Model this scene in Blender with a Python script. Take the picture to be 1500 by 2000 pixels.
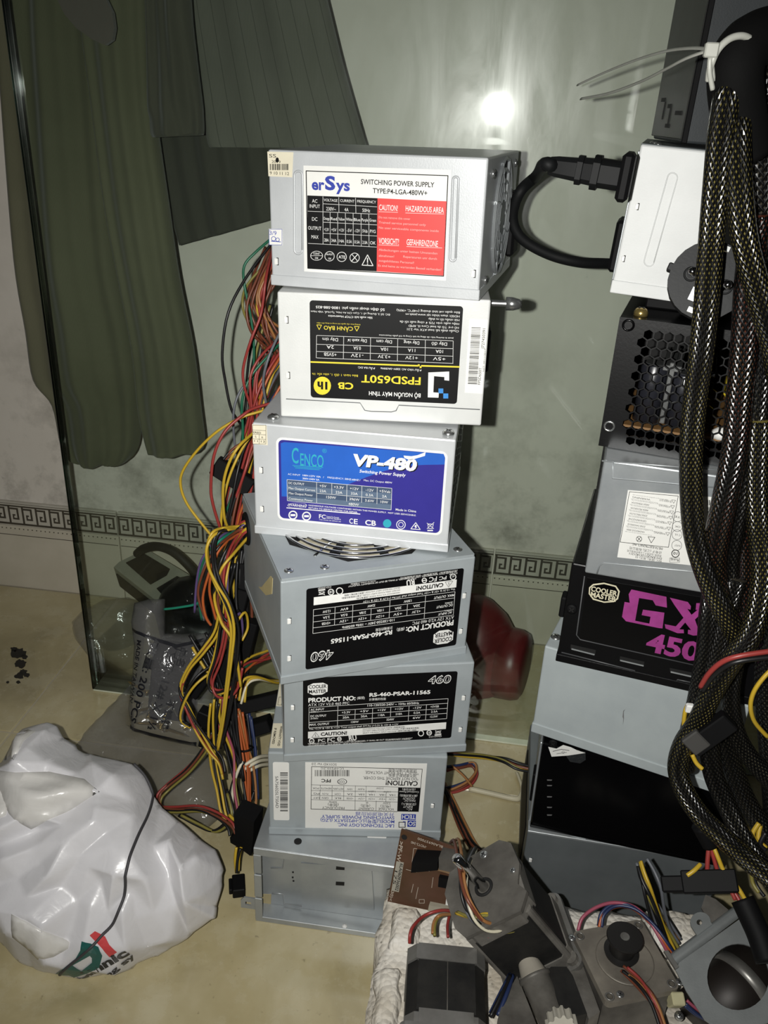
import bpy, bmesh, math, random
from mathutils import Vector, Matrix, noise
from mathutils.geometry import tessellate_polygon, delaunay_2d_cdt
from mathutils.bvhtree import BVHTree

for o in list(bpy.data.objects):
    bpy.data.objects.remove(o)
scene = bpy.context.scene
C = scene.collection
PI = math.pi
rad = math.radians

# ------------------------------------------------------------------ camera
FPX = 1640.6
PITCH, ROLL, YAW, CAMH = 0.45147, 0.04981, 0.10719, 0.6360
CAM = Vector((0, 0, CAMH))
FW = Vector((-math.sin(YAW)*math.cos(PITCH), math.cos(YAW)*math.cos(PITCH), -math.sin(PITCH)))
_r = Vector((math.cos(YAW), math.sin(YAW), 0)); _u = _r.cross(FW)
RT = math.cos(ROLL)*_r + math.sin(ROLL)*_u
UP = -math.sin(ROLL)*_r + math.cos(ROLL)*_u
camd = bpy.data.cameras.new('camera'); cam = bpy.data.objects.new('camera', camd); C.objects.link(cam)
camd.sensor_fit = 'VERTICAL'; camd.sensor_height = 24.0; camd.lens = FPX*24.0/2000.0
camd.clip_start = 0.01; camd.clip_end = 50
CAMROT = Matrix((RT, UP, -FW)).transposed()
cam.matrix_world = Matrix.Translation(CAM) @ CAMROT.to_4x4()
scene.camera = cam

# ------------------------------------------------------------------ light: the phone's flash beside the lens, and a faint dim room
world = bpy.data.worlds.new('world'); scene.world = world; world.use_nodes = True
world.node_tree.nodes['Background'].inputs[0].default_value = (0.9, 0.95, 1.0, 1)
world.node_tree.nodes['Background'].inputs[1].default_value = 0.012
fl = bpy.data.lights.new('phone_flash', 'AREA'); fl.shape = 'DISK'; fl.size = 0.007; fl.energy = 2.7; fl.spread = rad(125)
fl.color = (1.0, 0.985, 0.94)
flo = bpy.data.objects.new('phone_flash', fl); C.objects.link(flo)
flo.matrix_world = Matrix.Translation(CAM - RT*0.026 + UP*0.003) @ CAMROT.to_4x4()
scene.view_settings.view_transform = 'Standard'; scene.view_settings.look = 'None'
scene.view_settings.gamma = 1.0; scene.view_settings.use_curve_mapping = False
scene.view_settings.exposure = 0.0

# ------------------------------------------------------------------ sight lines: a photo point at a chosen real depth
def ray(px, py): return FW + RT*((px-750)/FPX) - UP*((py-1000)/FPX)
def at_y(px, py, y):
    d = ray(px, py); return CAM + d*(y/d.y)
def at_z(px, py, z):
    d = ray(px, py); return CAM + d*((z-CAMH)/d.z)
def at_plane(px, py, p0, n):
    d = ray(px, py); return CAM + d*((p0-CAM).dot(n)/d.dot(n))
def P3(pts): return [at_y(*p) for p in pts]

# ------------------------------------------------------------------ materials
def lin(h):
    h = h.lstrip('#'); v = [int(h[i:i+2], 16)/255 for i in (0, 2, 4)]
    return tuple(c/12.92 if c <= .04045 else ((c+.055)/1.055)**2.4 for c in v) + (1,)
class NT:
    def __init__(s, name):
        s.m = bpy.data.materials.new(name); s.m.use_nodes = True; s.t = s.m.node_tree; s.n = s.t.nodes; s.l = s.t.links
        s.b = s.n['Principled BSDF']; s.out = s.n['Material Output']
    def add(s, typ, **k):
        nd = s.n.new(typ)
        for a, v in k.items():
            if a.startswith('i_'):
                key = a[2:]; key = int(key) if key.isdigit() else key.replace('_', ' ')
                nd.inputs[key].default_value = v
            else: setattr(nd, a, v)
        return nd
    def link(s, a, b): s.l.new(a, b)
    def ramp(s, fac, stops):
        r = s.add('ShaderNodeValToRGB'); e = r.color_ramp.elements
        while len(e) < len(stops): e.new(0.5)
        for q, (p, c) in zip(e, stops): q.position = p; q.color = c
        s.link(fac, r.inputs[0]); return r
    def coords(s, kind='Object'): return s.add('ShaderNodeTexCoord').outputs[kind]
    def noise(s, scale, detail=4, rough=.55, vec=None, dist=0):
        n = s.add('ShaderNodeTexNoise', i_Scale=scale, i_Detail=detail, i_Roughness=rough, i_Distortion=dist)
        s.link(vec or s.coords(), n.inputs['Vector']); return n.outputs['Fac']
    def bump(s, h, strength=.3, dist=.001):
        b = s.add('ShaderNodeBump', i_Strength=strength, i_Distance=dist); s.link(h, b.inputs['Height']); s.link(b.outputs[0], s.b.inputs['Normal']); return b
    def math(s, op, a, b=None):
        m = s.add('ShaderNodeMath', operation=op)
        for i, v in enumerate((a, b)):
            if v is None: continue
            if isinstance(v, (int, float)): m.inputs[i].default_value = v
            else: s.link(v, m.inputs[i])
        return m.outputs[0]
    def mix(s, fac, a, b):
        m = s.add('ShaderNodeMix', data_type='RGBA')
        for i, v in ((0, fac), (6, a), (7, b)):
            if isinstance(v, (int, float, tuple)): m.inputs[i].default_value = v
            else: s.link(v, m.inputs[i])
        return m.outputs[2]
_mats = {}
def mat(name, col, rough=.5, metal=0., var=.12, nscale=60, bump=.0, bscale=400, spec=.5, col2=None, coat=0):
    """plain procedural surface: a colour with a little blotchy variation, fine relief"""
    if name in _mats: return _mats[name]
    t = NT(name); c = lin(col) if isinstance(col, str) else col
    c2 = lin(col2) if col2 else tuple(x*(1-var) for x in c[:3])+(1,)
    f = t.noise(nscale, 5, .6)
    r = t.ramp(f, [(.35, c2), (.65, c)])
    t.link(r.outputs[0], t.b.inputs['Base Color'])
    t.b.inputs['Roughness'].default_value = rough; t.b.inputs['Metallic'].default_value = metal
    t.b.inputs['Specular IOR Level'].default_value = spec; t.b.inputs['Coat Weight'].default_value = coat
    if bump: t.bump(t.noise(bscale, 2, .6), bump, .0004)
    _mats[name] = t.m; return t.m

# ------------------------------------------------------------------ mesh building
class MB:
    def __init__(s): s.v = []; s.f = []; s.uv = None; s.smooth = False
    def add(s, vs, fs):
        o = len(s.v); s.v += [Vector(p) for p in vs]; s.f += [tuple(i+o for i in f) for f in fs]; return s
    def box(s, a, b, bevel=0., seg=1, M=None):
        x0, y0, z0 = a; x1, y1, z1 = b
        if bevel:
            bm = bmesh.new(); bmesh.ops.create_cube(bm, size=1)
            for v in bm.verts: v.co = Vector(((x0+x1)/2+v.co.x*(x1-x0), (y0+y1)/2+v.co.y*(y1-y0), (z0+z1)/2+v.co.z*(z1-z0)))
            bmesh.ops.bevel(bm, geom=list(bm.edges), offset=bevel, segments=seg, profile=.5, affect='EDGES')
            bm.verts.index_update(); vs = [v.co.copy() for v in bm.verts]; fs = [[v.index for v in f.verts] for f in bm.faces]; bm.free()
        else:
            vs = [Vector(p) for p in ((x0,y0,z0),(x1,y0,z0),(x1,y1,z0),(x0,y1,z0),(x0,y0,z1),(x1,y0,z1),(x1,y1,z1),(x0,y1,z1))]
            fs = [(3,2,1,0),(4,5,6,7),(0,1,5,4),(1,2,6,5),(2,3,7,6),(3,0,4,7)]
        if M is not None: vs = [M @ v for v in vs]
        return s.add(vs, fs)
    def prism(s, poly, h, M=None, holes=()):
        """polygon (with holes) in xy, extruded from z=0 to z=h"""
        loops = [[Vector((p[0], p[1], 0)) for p in q] for q in (poly, *holes)]
        tris = tessellate_polygon(loops); flat = [p for q in loops for p in q]; n = len(flat)
        A = sum((flat[t[1]]-flat[t[0]]).cross(flat[t[2]]-flat[t[0]]).z for t in tris)
        vs = flat + [p+Vector((0, 0, h)) for p in flat]
        fs = []
        for a, b, c in tris:
            if (flat[b]-flat[a]).cross(flat[c]-flat[a]).z < 0: a, b, c = a, c, b
            fs += [(c, b, a), (a+n, b+n, c+n)]
        o = 0
        for k, q in enumerate(loops):
            m = len(q); area = sum(q[i].x*q[(i+1) % m].y-q[(i+1) % m].x*q[i].y for i in range(m))
            for i in range(m):
                a, b = o+i, o+(i+1) % m
                if (area > 0) != (k > 0): fs.append((a, b, b+n, a+n))
                else: fs.append((b, a, a+n, b+n))
            o += m
        if M is not None: vs = [M @ v for v in vs]
        return s.add(vs, fs)
    def cyl(s, p0, p1, r, r1=None, n=16, caps=True):
        p0, p1 = Vector(p0), Vector(p1); r1 = r if r1 is None else r1
        d = (p1-p0).normalized(); a = d.orthogonal().normalized(); b = d.cross(a)
        vs = []
        for p, q in ((p0, r), (p1, r1)):
            vs += [p+(a*math.cos(2*PI*i/n)+b*math.sin(2*PI*i/n))*q for i in range(n)]
        fs = [(i, (i+1) % n, n+(i+1) % n, n+i) for i in range(n)]
        if caps: fs += [tuple(range(n-1, -1, -1)), tuple(range(n, 2*n))]
        return s.add(vs, fs)
    def lathe(s, p0, axis, prof, n=24):
        """prof: list of (distance along axis, radius)"""
        p0 = Vector(p0); d = Vector(axis).normalized(); a = d.orthogonal().normalized(); b = d.cross(a); vs = []
        for h, r in prof: vs += [p0+d*h+(a*math.cos(2*PI*i/n)+b*math.sin(2*PI*i/n))*max(r, 1e-5) for i in range(n)]
        fs = [(k*n+i, k*n+(i+1) % n, (k+1)*n+(i+1) % n, (k+1)*n+i) for k in range(len(prof)-1) for i in range(n)]
        fs += [tuple(range(n-1, -1, -1)), tuple(range((len(prof)-1)*n, len(prof)*n))]
        return s.add(vs, fs)
    def tube(s, pts, r, n=8, step=None, smoothp=True, uv=False, squash=1.):
        """round tube through the points (Catmull-Rom)"""
        pts = [Vector(p) for p in pts]
        if smoothp and len(pts) > 2: pts = spline(pts, step or 6)
        m = len(pts); tan = [(pts[min(i+1, m-1)]-pts[max(i-1, 0)]).normalized() for i in range(m)]
        a = tan[0].orthogonal().normalized(); vs = []; L = 0; ls = []
        rr = r if callable(r) else (lambda t: r)
        for i, p in enumerate(pts):
            a = (a-tan[i]*a.dot(tan[i])).normalized(); b = tan[i].cross(a)
            if i: L += (p-pts[i-1]).length
            ls.append(L); q = rr(i/(m-1))
            vs += [p+(a*math.cos(2*PI*k/n)+b*math.sin(2*PI*k/n)*squash)*q for k in range(n)]
        fs = [(i*n+k, i*n+(k+1) % n, (i+1)*n+(k+1) % n, (i+1)*n+k) for i in range(m-1) for k in range(n)]
        if uv:
            s.uv = s.uv or []
            for i in range(m-1):
                for k in range(n): s.uv += [(k/n, ls[i]), ((k+1)/n, ls[i]), ((k+1)/n, ls[i+1]), (k/n, ls[i+1])]
            for q in range(2): s.uv += [(0, 0)]*n
        fs += [tuple(range(n-1, -1, -1)), tuple(range((m-1)*n, m*n))]
        s.smooth = True
        return s.add(vs, fs)
    def ring(s, c, axis, R, r, n=40, k=6):
        c = Vector(c); d = Vector(axis).normalized(); a = d.orthogonal().normalized(); b = d.cross(a); vs = []
        for i in range(n):
            t = 2*PI*i/n; e = a*math.cos(t)+b*math.sin(t)
            vs += [c+e*(R+r*math.cos(2*PI*j/k))+d*(r*math.sin(2*PI*j/k)) for j in range(k)]
        fs = [(i*k+j, ((i+1) % n)*k+j, ((i+1) % n)*k+(j+1) % k, i*k+(j+1) % k) for i in range(n) for j in range(k)]
        s.smooth = True
        return s.add(vs, fs)
def spline(pts, step=6):
    out = []; n = len(pts)
    for i in range(n-1):
        p0, p1, p2, p3 = pts[max(i-1, 0)], pts[i], pts[i+1], pts[min(i+2, n-1)]
        for k in range(step):
            t = k/step
            out.append(.5*((2*p1)+(p2-p0)*t+(2*p0-5*p1+4*p2-p3)*t*t+(3*p1-p0-3*p2+p3)*t**3))
    out.append(pts[-1]); return out
def obj(name, mb, m, parent=None, smooth=None, world=False):
    """link one mesh object; with world=True the points are given in the room's frame"""
    me = bpy.data.meshes.new(name); vs = mb.v
    if world and parent is not None:
        inv = WM[parent.name].inverted(); vs = [inv @ v for v in vs]
    me.from_pydata([tuple(v) for v in vs], [], mb.f)
    if mb.uv and len(mb.uv) == len(me.loops):
        l = me.uv_layers.new(name='UVMap')
        for i, q in enumerate(mb.uv): l.data[i].uv = q
    if m is not None: me.materials.append(m)
    if (mb.smooth if smooth is None else smooth):
        me.shade_smooth()
    o = bpy.data.objects.new(name, me); C.objects.link(o)
    if parent is not None: o.parent = parent; WM[o.name] = WM[parent.name].copy()
    else: WM[o.name] = Matrix.Identity(4)
    return o
WM = {}
def smooth_angle(o, deg=35):
    me = o.data; me.shade_smooth(); me.set_sharp_from_angle(angle=rad(deg)); return o
def thing(name, label, cat, M=None, group=None):
    o = bpy.data.objects.new(name, None); C.objects.link(o); o.empty_display_size = .02
    M = M or Matrix.Identity(4); o.matrix_world = M; WM[o.name] = M.copy()
    return tag(o, label, cat, group)
def tag(o, label=None, cat=None, group=None, kind=None):
    if label: o['label'] = label
    if cat: o['category'] = cat
    if group: o['group'] = group
    if kind: o['kind'] = kind
    return o

# ------------------------------------------------------------------ flat print on a face (letters, rules, bars)
class Face:
    """a flat face of a thing, its origin and right / up axes in the thing's own frame"""
    def __init__(s, parent, O=(0, 0, 0), U=(1, 0, 0), V=(0, 0, 1), crop=(0, 0, 1), ang=0):
        s.p = parent; s.O = Vector(O); s.U = Vector(U).normalized(); s.V = Vector(V).normalized(); s.N = s.U.cross(s.V)
        s.M = Matrix((s.U, s.V, s.N)).transposed().to_4x4(); s.M.translation = s.O
        s.W = WM[parent.name] @ s.M; s.inv = s.W.inverted(); s.crop = crop; s.ang = rad(ang); s.k = 0
        s.n0 = (s.W.to_3x3() @ Vector((0, 0, 1))); s.o0 = s.W.translation
    def uv(s, x, y):
        ox, oy, k = s.crop; q = s.inv @ at_plane(ox+k*x, oy+k*y, s.o0, s.n0); return Vector((q.x, q.y))
    def px(s, x, y, L=1.0):      # metres per crop pixel, across and up, around a point
        a = s.uv(x, y); return abs(s.uv(x+4, y).x-a.x)/4, abs(s.uv(x, y+4).y-a.y)/4
    def quad(s, *pts): return [s.uv(*p) for p in pts]
    def plate(s, name, poly, m, h=.0002, parent=None, z=0., metric=False, holes=()):
        pts = poly if metric else [s.uv(*p) for p in poly]
        hs = [h_ if metric else [s.uv(*p) for p in h_] for h_ in holes]
        return obj(name, MB().prism(pts, h, s.M @ Matrix.Translation((0, 0, z)), hs), m, parent or s.p)
def rrect(a, b, r, n=5):
    x0, y0 = a; x1, y1 = b; out = []
    for cx, cy, t in ((x1-r, y0+r, -90), (x1-r, y1-r, 0), (x0+r, y1-r, 90), (x0+r, y0+r, 180)):
        for i in range(n+1):
            q = rad(t+90*i/n); out.append((cx+r*math.cos(q), cy+r*math.sin(q)))
    return out
PRINTS = []
class Print:
    """all ink of one colour on one label; letters become flat meshes at the end"""
    def __init__(s, face, label, m, z=.00025, name='printed_lettering'):
        s.f = face; s.l = label; s.m = m; s.z = z; s.mb = MB(); s.t = []; s.name = name; s.proj = None; PRINTS.append(s)
    def poly(s, pts, metric=False, holes=()):
        p = pts if metric else [s.f.uv(*q) for q in pts]
        hs = [h if metric else [s.f.uv(*q) for q in h] for h in holes]
        loops = [[Vector((q[0], q[1], 0)) for q in lp] for lp in (p, *hs)]
        flat = [q for lp in loops for q in lp]; fs = []
        for a, b, c in tessellate_polygon(loops):
            if (flat[b]-flat[a]).cross(flat[c]-flat[a]).z < 0: a, b, c = a, c, b
            fs.append((a, b, c))
        s.mb.add([(q[0], q[1], 0) for q in flat], fs); return s
    def rect(s, x0, y0, x1, y1): return s.poly([(x0, y0), (x1, y0), (x1, y1), (x0, y1)])
    def line(s, *pts, w=2.):
        for (x0, y0), (x1, y1) in zip(pts, pts[1:]):
            d = Vector((x1-x0, y1-y0)); d.normalize(); e = Vector((-d.y, d.x))*w/2; d = d*w*.25
            s.poly([(x0-d.x-e.x, y0-d.y-e.y), (x1+d.x-e.x, y1+d.y-e.y), (x1+d.x+e.x, y1+d.y+e.y), (x0-d.x+e.x, y0-d.y+e.y)])
        return s
    def circ(s, x, y, r, w=0, ry=None, n=20):
        ry = ry or r; o = [(x+r*math.cos(2*PI*i/n), y+ry*math.sin(2*PI*i/n)) for i in range(n)]
        if not w: return s.poly(o)
        for i in range(n): 
            a, b = o[i], o[(i+1) % n]; k = 1-w/r; q = lambda p: (x+(p[0]-x)*k, y+(p[1]-y)*k)
            s.poly([a, b, q(b), q(a)])
        return s
    def frame(s, x0, y0, x1, y1, w=2): return s.line((x0, y0), (x1, y0), (x1, y1), (x0, y1), (x0, y0), w=w)
    def text(s, body, xa, ya, xb, yb, h, rot=0, bold=0, shear=0):
        """letters between two photo points along their middle line, h tall"""
        a, b = s.f.uv(xa, ya), s.f.uv(xb, yb); xm, ym = (xa+xb)/2, (ya+yb)/2
        if rot == 'auto':
            w, hh = (b-a).length, h*s.f.px(xm, ym)[0]; s.t.append((body, (a+b)/2, w, hh, math.atan2(b.y-a.y, b.x-a.x), bold, shear)); return s
        if rot in (90, -90): w, hh = abs(b.y-a.y), abs(s.f.uv(xm-h/2, ym).x-s.f.uv(xm+h/2, ym).x)
        else: w, hh = abs(b.x-a.x), abs(s.f.uv(xm, ym-h/2).y-s.f.uv(xm, ym+h/2).y)
        s.t.append((body, (a+b)/2, w, hh, rad(rot)+s.f.ang, bold, shear)); return s
    def bars(s, x0, y0, x1, y1, seed=1, n=30, vert=False):
        rnd = random.Random(seed); e = [0]
        for i in range(2*n): e.append(e[-1]+rnd.choice((1, 1, 2, 3)))
        for i in range(0, 2*n, 2):
            p, q = e[i]/e[-1], e[i+1]/e[-1]
            if vert: s.rect(x0, y0+(y1-y0)*p, x1, y0+(y1-y0)*q)
            else: s.rect(x0+(x1-x0)*p, y0, x0+(x1-x0)*q, y1)
        return s
def flush_prints():
    """turn the collected strings into flat meshes, one per colour and label"""
    tmp = []
    for pr in PRINTS:
        for it in pr.t:
            cu = bpy.data.curves.new('tmp_text', 'FONT'); cu.body = it[0]; cu.size = 1; cu.resolution_u = 3
            cu.offset = .012*it[5]; cu.shear = it[6]; cu.fill_mode = 'FRONT' if hasattr(cu, 'fill_mode') else cu.fill_mode
            o = bpy.data.objects.new('tmp_text', cu); C.objects.link(o); tmp.append((pr, it, o))
    bpy.context.view_layer.update(); dg = bpy.context.evaluated_depsgraph_get()
    for pr, it, o in tmp:
        ev = o.evaluated_get(dg); me = ev.to_mesh(); vs = [v.co.copy() for v in me.vertices]; fs = [tuple(p.vertices) for p in me.polygons]; ev.to_mesh_clear()
        if not vs: continue
        x0, x1 = min(v.x for v in vs), max(v.x for v in vs)
        body, c, w, h, rot, bold, sh = it; sx = w/max(x1-x0, 1e-6); sy = h/.73
        M = Matrix.Translation((c.x, c.y, 0)) @ Matrix.Rotation(rot, 4, 'Z')
        pr.mb.add([M @ Vector(((v.x-(x0+x1)/2)*sx, (v.y-.365)*sy, 0)) for v in vs], fs)
    for pr, it, o in tmp:
        cu = o.data; bpy.data.objects.remove(o); bpy.data.curves.remove(cu)
    for pr in PRINTS:
        if not pr.mb.v: continue
        if pr.proj: pr.mb.v = pr.proj(pr.mb.v)
        else: pr.mb.v = [pr.f.M @ Vector((v.x, v.y, pr.z)) for v in pr.mb.v]
        tag(obj(pr.name, pr.mb, pr.m, pr.l), kind='stuff')

# ================================================================== the setting
GLY, WALLY = .745, .95
# --- floor: polished cream stone tiles
def floor_mat():
    t = NT('cream_marble_tile'); v = t.coords()
    a = t.noise(7, 6, .6, v, .6); b = t.noise(26, 5, .65, v); c = t.noise(140, 3, .6, v)
    col = t.ramp(a, [(.3, lin('948966')), (.48, lin('b0a47e')), (.62, lin('bcb18d')), (.72, lin('c8c0a4'))]).outputs[0]
    col = t.mix(t.math('MULTIPLY', t.ramp(b, [(.5, (0, 0, 0, 1)), (.62, (1, 1, 1, 1))]).outputs[0], .35), col, lin('c3bc9f'))
    dirt = t.ramp(c, [(.66, (0, 0, 0, 1)), (.74, (1, 1, 1, 1))]).outputs[0]
    col = t.mix(t.math('MULTIPLY', dirt, .5), col, lin('6f6448'))
    t.link(col, t.b.inputs['Base Color']); t.b.inputs['Coat Weight'].default_value = .8; t.b.inputs['Coat Roughness'].default_value = .12
    t.link(t.ramp(b, [(.3, (.16,)*3+(1,)), (.7, (.34,)*3+(1,))]).outputs[0], t.b.inputs['Roughness'])
    return t.m
FLM = floor_mat()
grout = mat('tile_grout', 'b9b099', .8)
floor = tag(obj('floor', MB().box((-1.9, -.6, -.02), (1.6, WALLY+.02, -.0012)), grout), kind='structure')
TS = .6; x0, y0 = -.470-2*TS, .667-2*TS
for i in range(5):
    for j in range(3):
        a = (x0+i*TS+.0012, y0+j*TS+.0012, -.012); b = (min(x0+(i+1)*TS, 1.6)-.0012, min(y0+(j+1)*TS, WALLY)-.0012, 0)
        if b[0] > a[0] and b[1] > a[1]: obj('tile', MB().box(a, b, .0008), FLM, floor)
# --- back wall: stained plaster above, printed key border, pale skirting tiles below
def wall_mat():
    t = NT('stained_plaster'); v = t.coords()
    a = t.noise(2.2, 7, .62, v); b = t.noise(11, 8, .7, v); c = t.noise(45, 4, .6, v)
    col = t.ramp(a, [(.3, lin('c8c1b6')), (.55, lin('d4cec4')), (.75, lin('dad5cc'))]).outputs[0]
    sep = t.add('ShaderNodeSeparateXYZ'); t.link(v, sep.inputs[0])
    low = t.ramp(sep.outputs[2], [(.12, (1, 1, 1, 1)), (.42, (.12, .12, .12, 1))]).outputs[0]
    st = t.math('MULTIPLY', t.ramp(b, [(.46, (0, 0, 0, 1)), (.66, (1, 1, 1, 1))]).outputs[0], low)
    col = t.mix(t.math('MULTIPLY', st, .75), col, lin('6b675c'))
    sp = t.ramp(c, [(.70, (0, 0, 0, 1)), (.76, (1, 1, 1, 1))]).outputs[0]
    col = t.mix(t.math('MULTIPLY', sp, .35), col, lin('7c776b'))
    t.link(col, t.b.inputs['Base Color']); t.b.inputs['Roughness'].default_value = .85
    t.bump(b, .25, .002); return t.m
wall = tag(obj('wall_back', MB().box((-2.2, WALLY+.004, -.02), (1.8, WALLY+.1, 2.3)), wall_mat()), kind='structure')
tilew = mat('pale_wall_tile', 'c9c2b2', .35, var=.08, nscale=9, col2='bab3a2')
bord = mat('key_border_ground', 'bdb8ac', .4, nscale=14, col2='a8a396')
keym = mat('key_border_print', '4a443a', .5, var=.25)
TW = .25
for i in range(-6, 8):
    a, b = -.4586+i*TW, -.4586+(i+1)*TW
    obj('wall_tile', MB().box((a+.0008, WALLY, 0), (b-.0008, WALLY+.02, .0975), .0007), tilew, wall)
    t_ = obj('border_tile', MB().box((a+.0010, WALLY-.001, .0985), (b-.0010, WALLY+.02, .1345), .0007), bord, wall)
    k = MB(); y = WALLY-.0012
    def q(x0, z0, x1, z1): k.add([(x0, y, z0), (x1, y, z0), (x1, y, z1), (x0, y, z1)], [(0, 1, 2, 3)])
    q(a+.001, .1005, b-.001, .1035); q(a+.001, .1275, b-.001, .1297); q(a+.001, .1318, b-.001, .1324)
    U = TW/13
    for n in range(13):
        s = a+n*U; w = .0028
        if n == 0: s += .0005
        q(s+.001, .1035, s+.001+w, .1275); q(s+.001+w, .1235, s+U*.82, .1262); q(s+U*.82-w, .1085, s+U*.82, .1235)
        q(s+.0066, .1085, s+U*.82-w, .1111); q(s+.0066, .1111, s+.0066+w*.8, .1165); q(s+.0066+w*.8, .1142, s+.0108, .1165)
    obj('key_pattern', k, keym, t_)
    k = MB()
    for n in range(40):
        s = a+.003+n*TW/40.5
        k.add([(s, WALLY-.0003, .093), (s+.0016, WALLY-.0003, .093), (s+.0016, WALLY-.0003, .0946), (s, WALLY-.0003, .0946)], [(0, 1, 2, 3)])
    k.add([(a+.002, WALLY-.0003, .0835), (b-.002, WALLY-.0003, .0835), (b-.002, WALLY-.0003, .0845), (a+.002, WALLY-.0003, .0845)], [(0, 1, 2, 3)])
    tag(obj('dotted_line', k, keym, wall), kind='stuff')
# --- the glass sheet the things stand against
def glass_mat(name, tint, edge=False):
    t = NT(name); t.n.remove(t.b)
    tr = t.add('ShaderNodeBsdfTransparent'); tr.inputs[0].default_value = tint
    g1 = t.add('ShaderNodeBsdfGlossy', i_Roughness=.045); g2 = t.add('ShaderNodeBsdfGlossy', i_Roughness=.28)
    v = t.coords(); mp = t.add('ShaderNodeMapping'); mp.inputs['Scale'].default_value = (1.4, 1, .35); mp.inputs['Rotation'].default_value = (0, .25, 0); t.link(v, mp.inputs[0])
    sm = t.noise(26, 6, .65, mp.outputs[0], .8)
    fr = t.add('ShaderNodeFresnel', i_IOR=1.45)
    m1 = t.add('ShaderNodeMixShader'); t.link(fr.outputs[0], m1.inputs[0]); t.link(tr.outputs[0], m1.inputs[1]); t.link(g1.outputs[0], m1.inputs[2])
    m2 = t.add('ShaderNodeMixShader'); t.link(t.ramp(sm, [(.38, (.004,)*3+(1,)), (.7, (.02,)*3+(1,))]).outputs[0], m2.inputs[0]); t.link(m1.outputs[0], m2.inputs[1]); t.link(g2.outputs[0], m2.inputs[2])
    t.link(m2.outputs[0], t.out.inputs[0]); return t.m
GM = Matrix.Translation((-.4142, GLY+.006, 0)) @ Matrix.Rotation(rad(-.55), 4, 'Z')
pane = thing('glass_panel', 'tall clear greenish glass sheet standing upright behind both stacks', 'glass panel', GM)
obj('pane', MB().box((.0012, 0, .002), (1.7, .008, 1.5), 0), glass_mat('clear_glass', (.948, .985, .962, 1)), pane)
obj('polished_edge', MB().box((-.0012, -.0004, .002), (.0012, .0084, 1.5), .0008), glass_mat('glass_edge', (.12, .2, .15, 1)), pane)
obj('bottom_edge', MB().box((.0, -.0006, 0), (1.7, .0086, .0022), .0006), mat('bottom_edge_glass', 'c9cdb6', .15, spec=.8), pane)

# ------------------------------------------------------------------ clothes hanging behind the glass
def cloth_mat(name, c1, c2, stripes=False):
    t = NT(name); v = t.coords()
    col = t.ramp(t.noise(5, 5, .6, v), [(.3, lin(c1)), (.7, lin(c2))]).outputs[0]
    if stripes:
        uv = t.coords('UV'); s = t.add('ShaderNodeSeparateXYZ'); t.link(uv, s.inputs[0])
        f = t.math('FRACT', t.math('MULTIPLY', s.outputs[0], 10.5)); k = t.math('LESS_THAN', f, .045)
        col = t.mix(t.math('MULTIPLY', k, .55), col, lin('1d1d18'))
    w = t.add('ShaderNodeTexWave', i_Scale=420.); t.link(v, w.inputs[0])
    t.link(col, t.b.inputs['Base Color']); t.b.inputs['Roughness'].default_value = .9; t.b.inputs['Sheen Weight'].default_value = .15
    t.bump(w.outputs['Fac'], .15, .0005); return t.m
def drape(name, rows, Y, th, folds, m, parent=None, nu=44, sub=5, hem=.0):
    """a hanging piece of cloth: closed shell, left and right sides given from the top down"""
    L = spline([at_y(r[0], r[1], Y) for r in rows], sub); R_ = spline([at_y(r[2], r[3], Y) for r in rows], sub)
    mb = MB(); n = len(L); vs = []; uv = []
    for i in range(n):
        for side in (0, 1):
            for k in range(nu+1):
                t = k/nu if side == 0 else 1-k/nu
                p = L[i].lerp(R_[i], t); e = math.sqrt(max(0, 1-(2*t-1)**2))
                f = sum(a*math.sin(fr*t*2*PI+ph+sl*i/n) for fr, ph, a, sl in folds)*min(1, 3*e)
                d = (th*.5*e**.6+f) if side == 0 else -(th*.35*e**.6)
                if side == 0 and hem and i >= n-3: d += hem
                vs.append(Vector((p.x, p.y-d, p.z))); uv.append((t, i/n))
    w = 2*(nu+1)
    fs = [(i*w+k, (i+1)*w+k, (i+1)*w+(k+1) % w, i*w+(k+1) % w) for i in range(n-1) for k in range(w)]
    fs.append(tuple(range(w))); fs.append(tuple(range((n-1)*w+w-1, (n-1)*w-1, -1)))
    mb.add(vs, fs); mb.smooth = True; mb.uv = [uv[i] for f in fs for i in f]
    return obj(name, mb, m, parent)
olive = cloth_mat('olive_cloth', '4e4e3a', '5c5b47'); olive2 = cloth_mat('dark_olive_cloth', '3c3b30', '46443a')
grey_str = cloth_mat('grey_striped_cloth', '53534a', '605f56', True)
tr_ = thing('trousers', 'olive green trousers hanging behind the glass at the left edge', 'trousers')
drape('leg', [(0, -260, 205, -260), (3, 0, 205, 0), (15, 200, 215, 200), (37, 500, 236, 500), (58, 640, 262, 640), (72, 735, 275, 735), (108, 785, 276, 785), (124, 860, 273, 862), (140, 889, 258, 893), (158, 896, 240, 899)], .872, .05, [(2.2, .4, .0035, 1.5), (4.6, 1.1, .002, -2), (1.3, 2, .003, 3)], olive, tr_)
drape('leg', [(150, -260, 290, -260), (160, 0, 294, 0), (185, 200, 303, 200), (210, 400, 330, 400), (236, 540, 350, 540), (262, 680, 378, 680), (274, 800, 393, 800), (288, 866, 400, 858), (294, 882, 396, 876)], .845, .042, [(1.6, 2.4, .003, 1), (3.4, .3, .0017, 2)], olive, tr_, hem=.0012)
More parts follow.
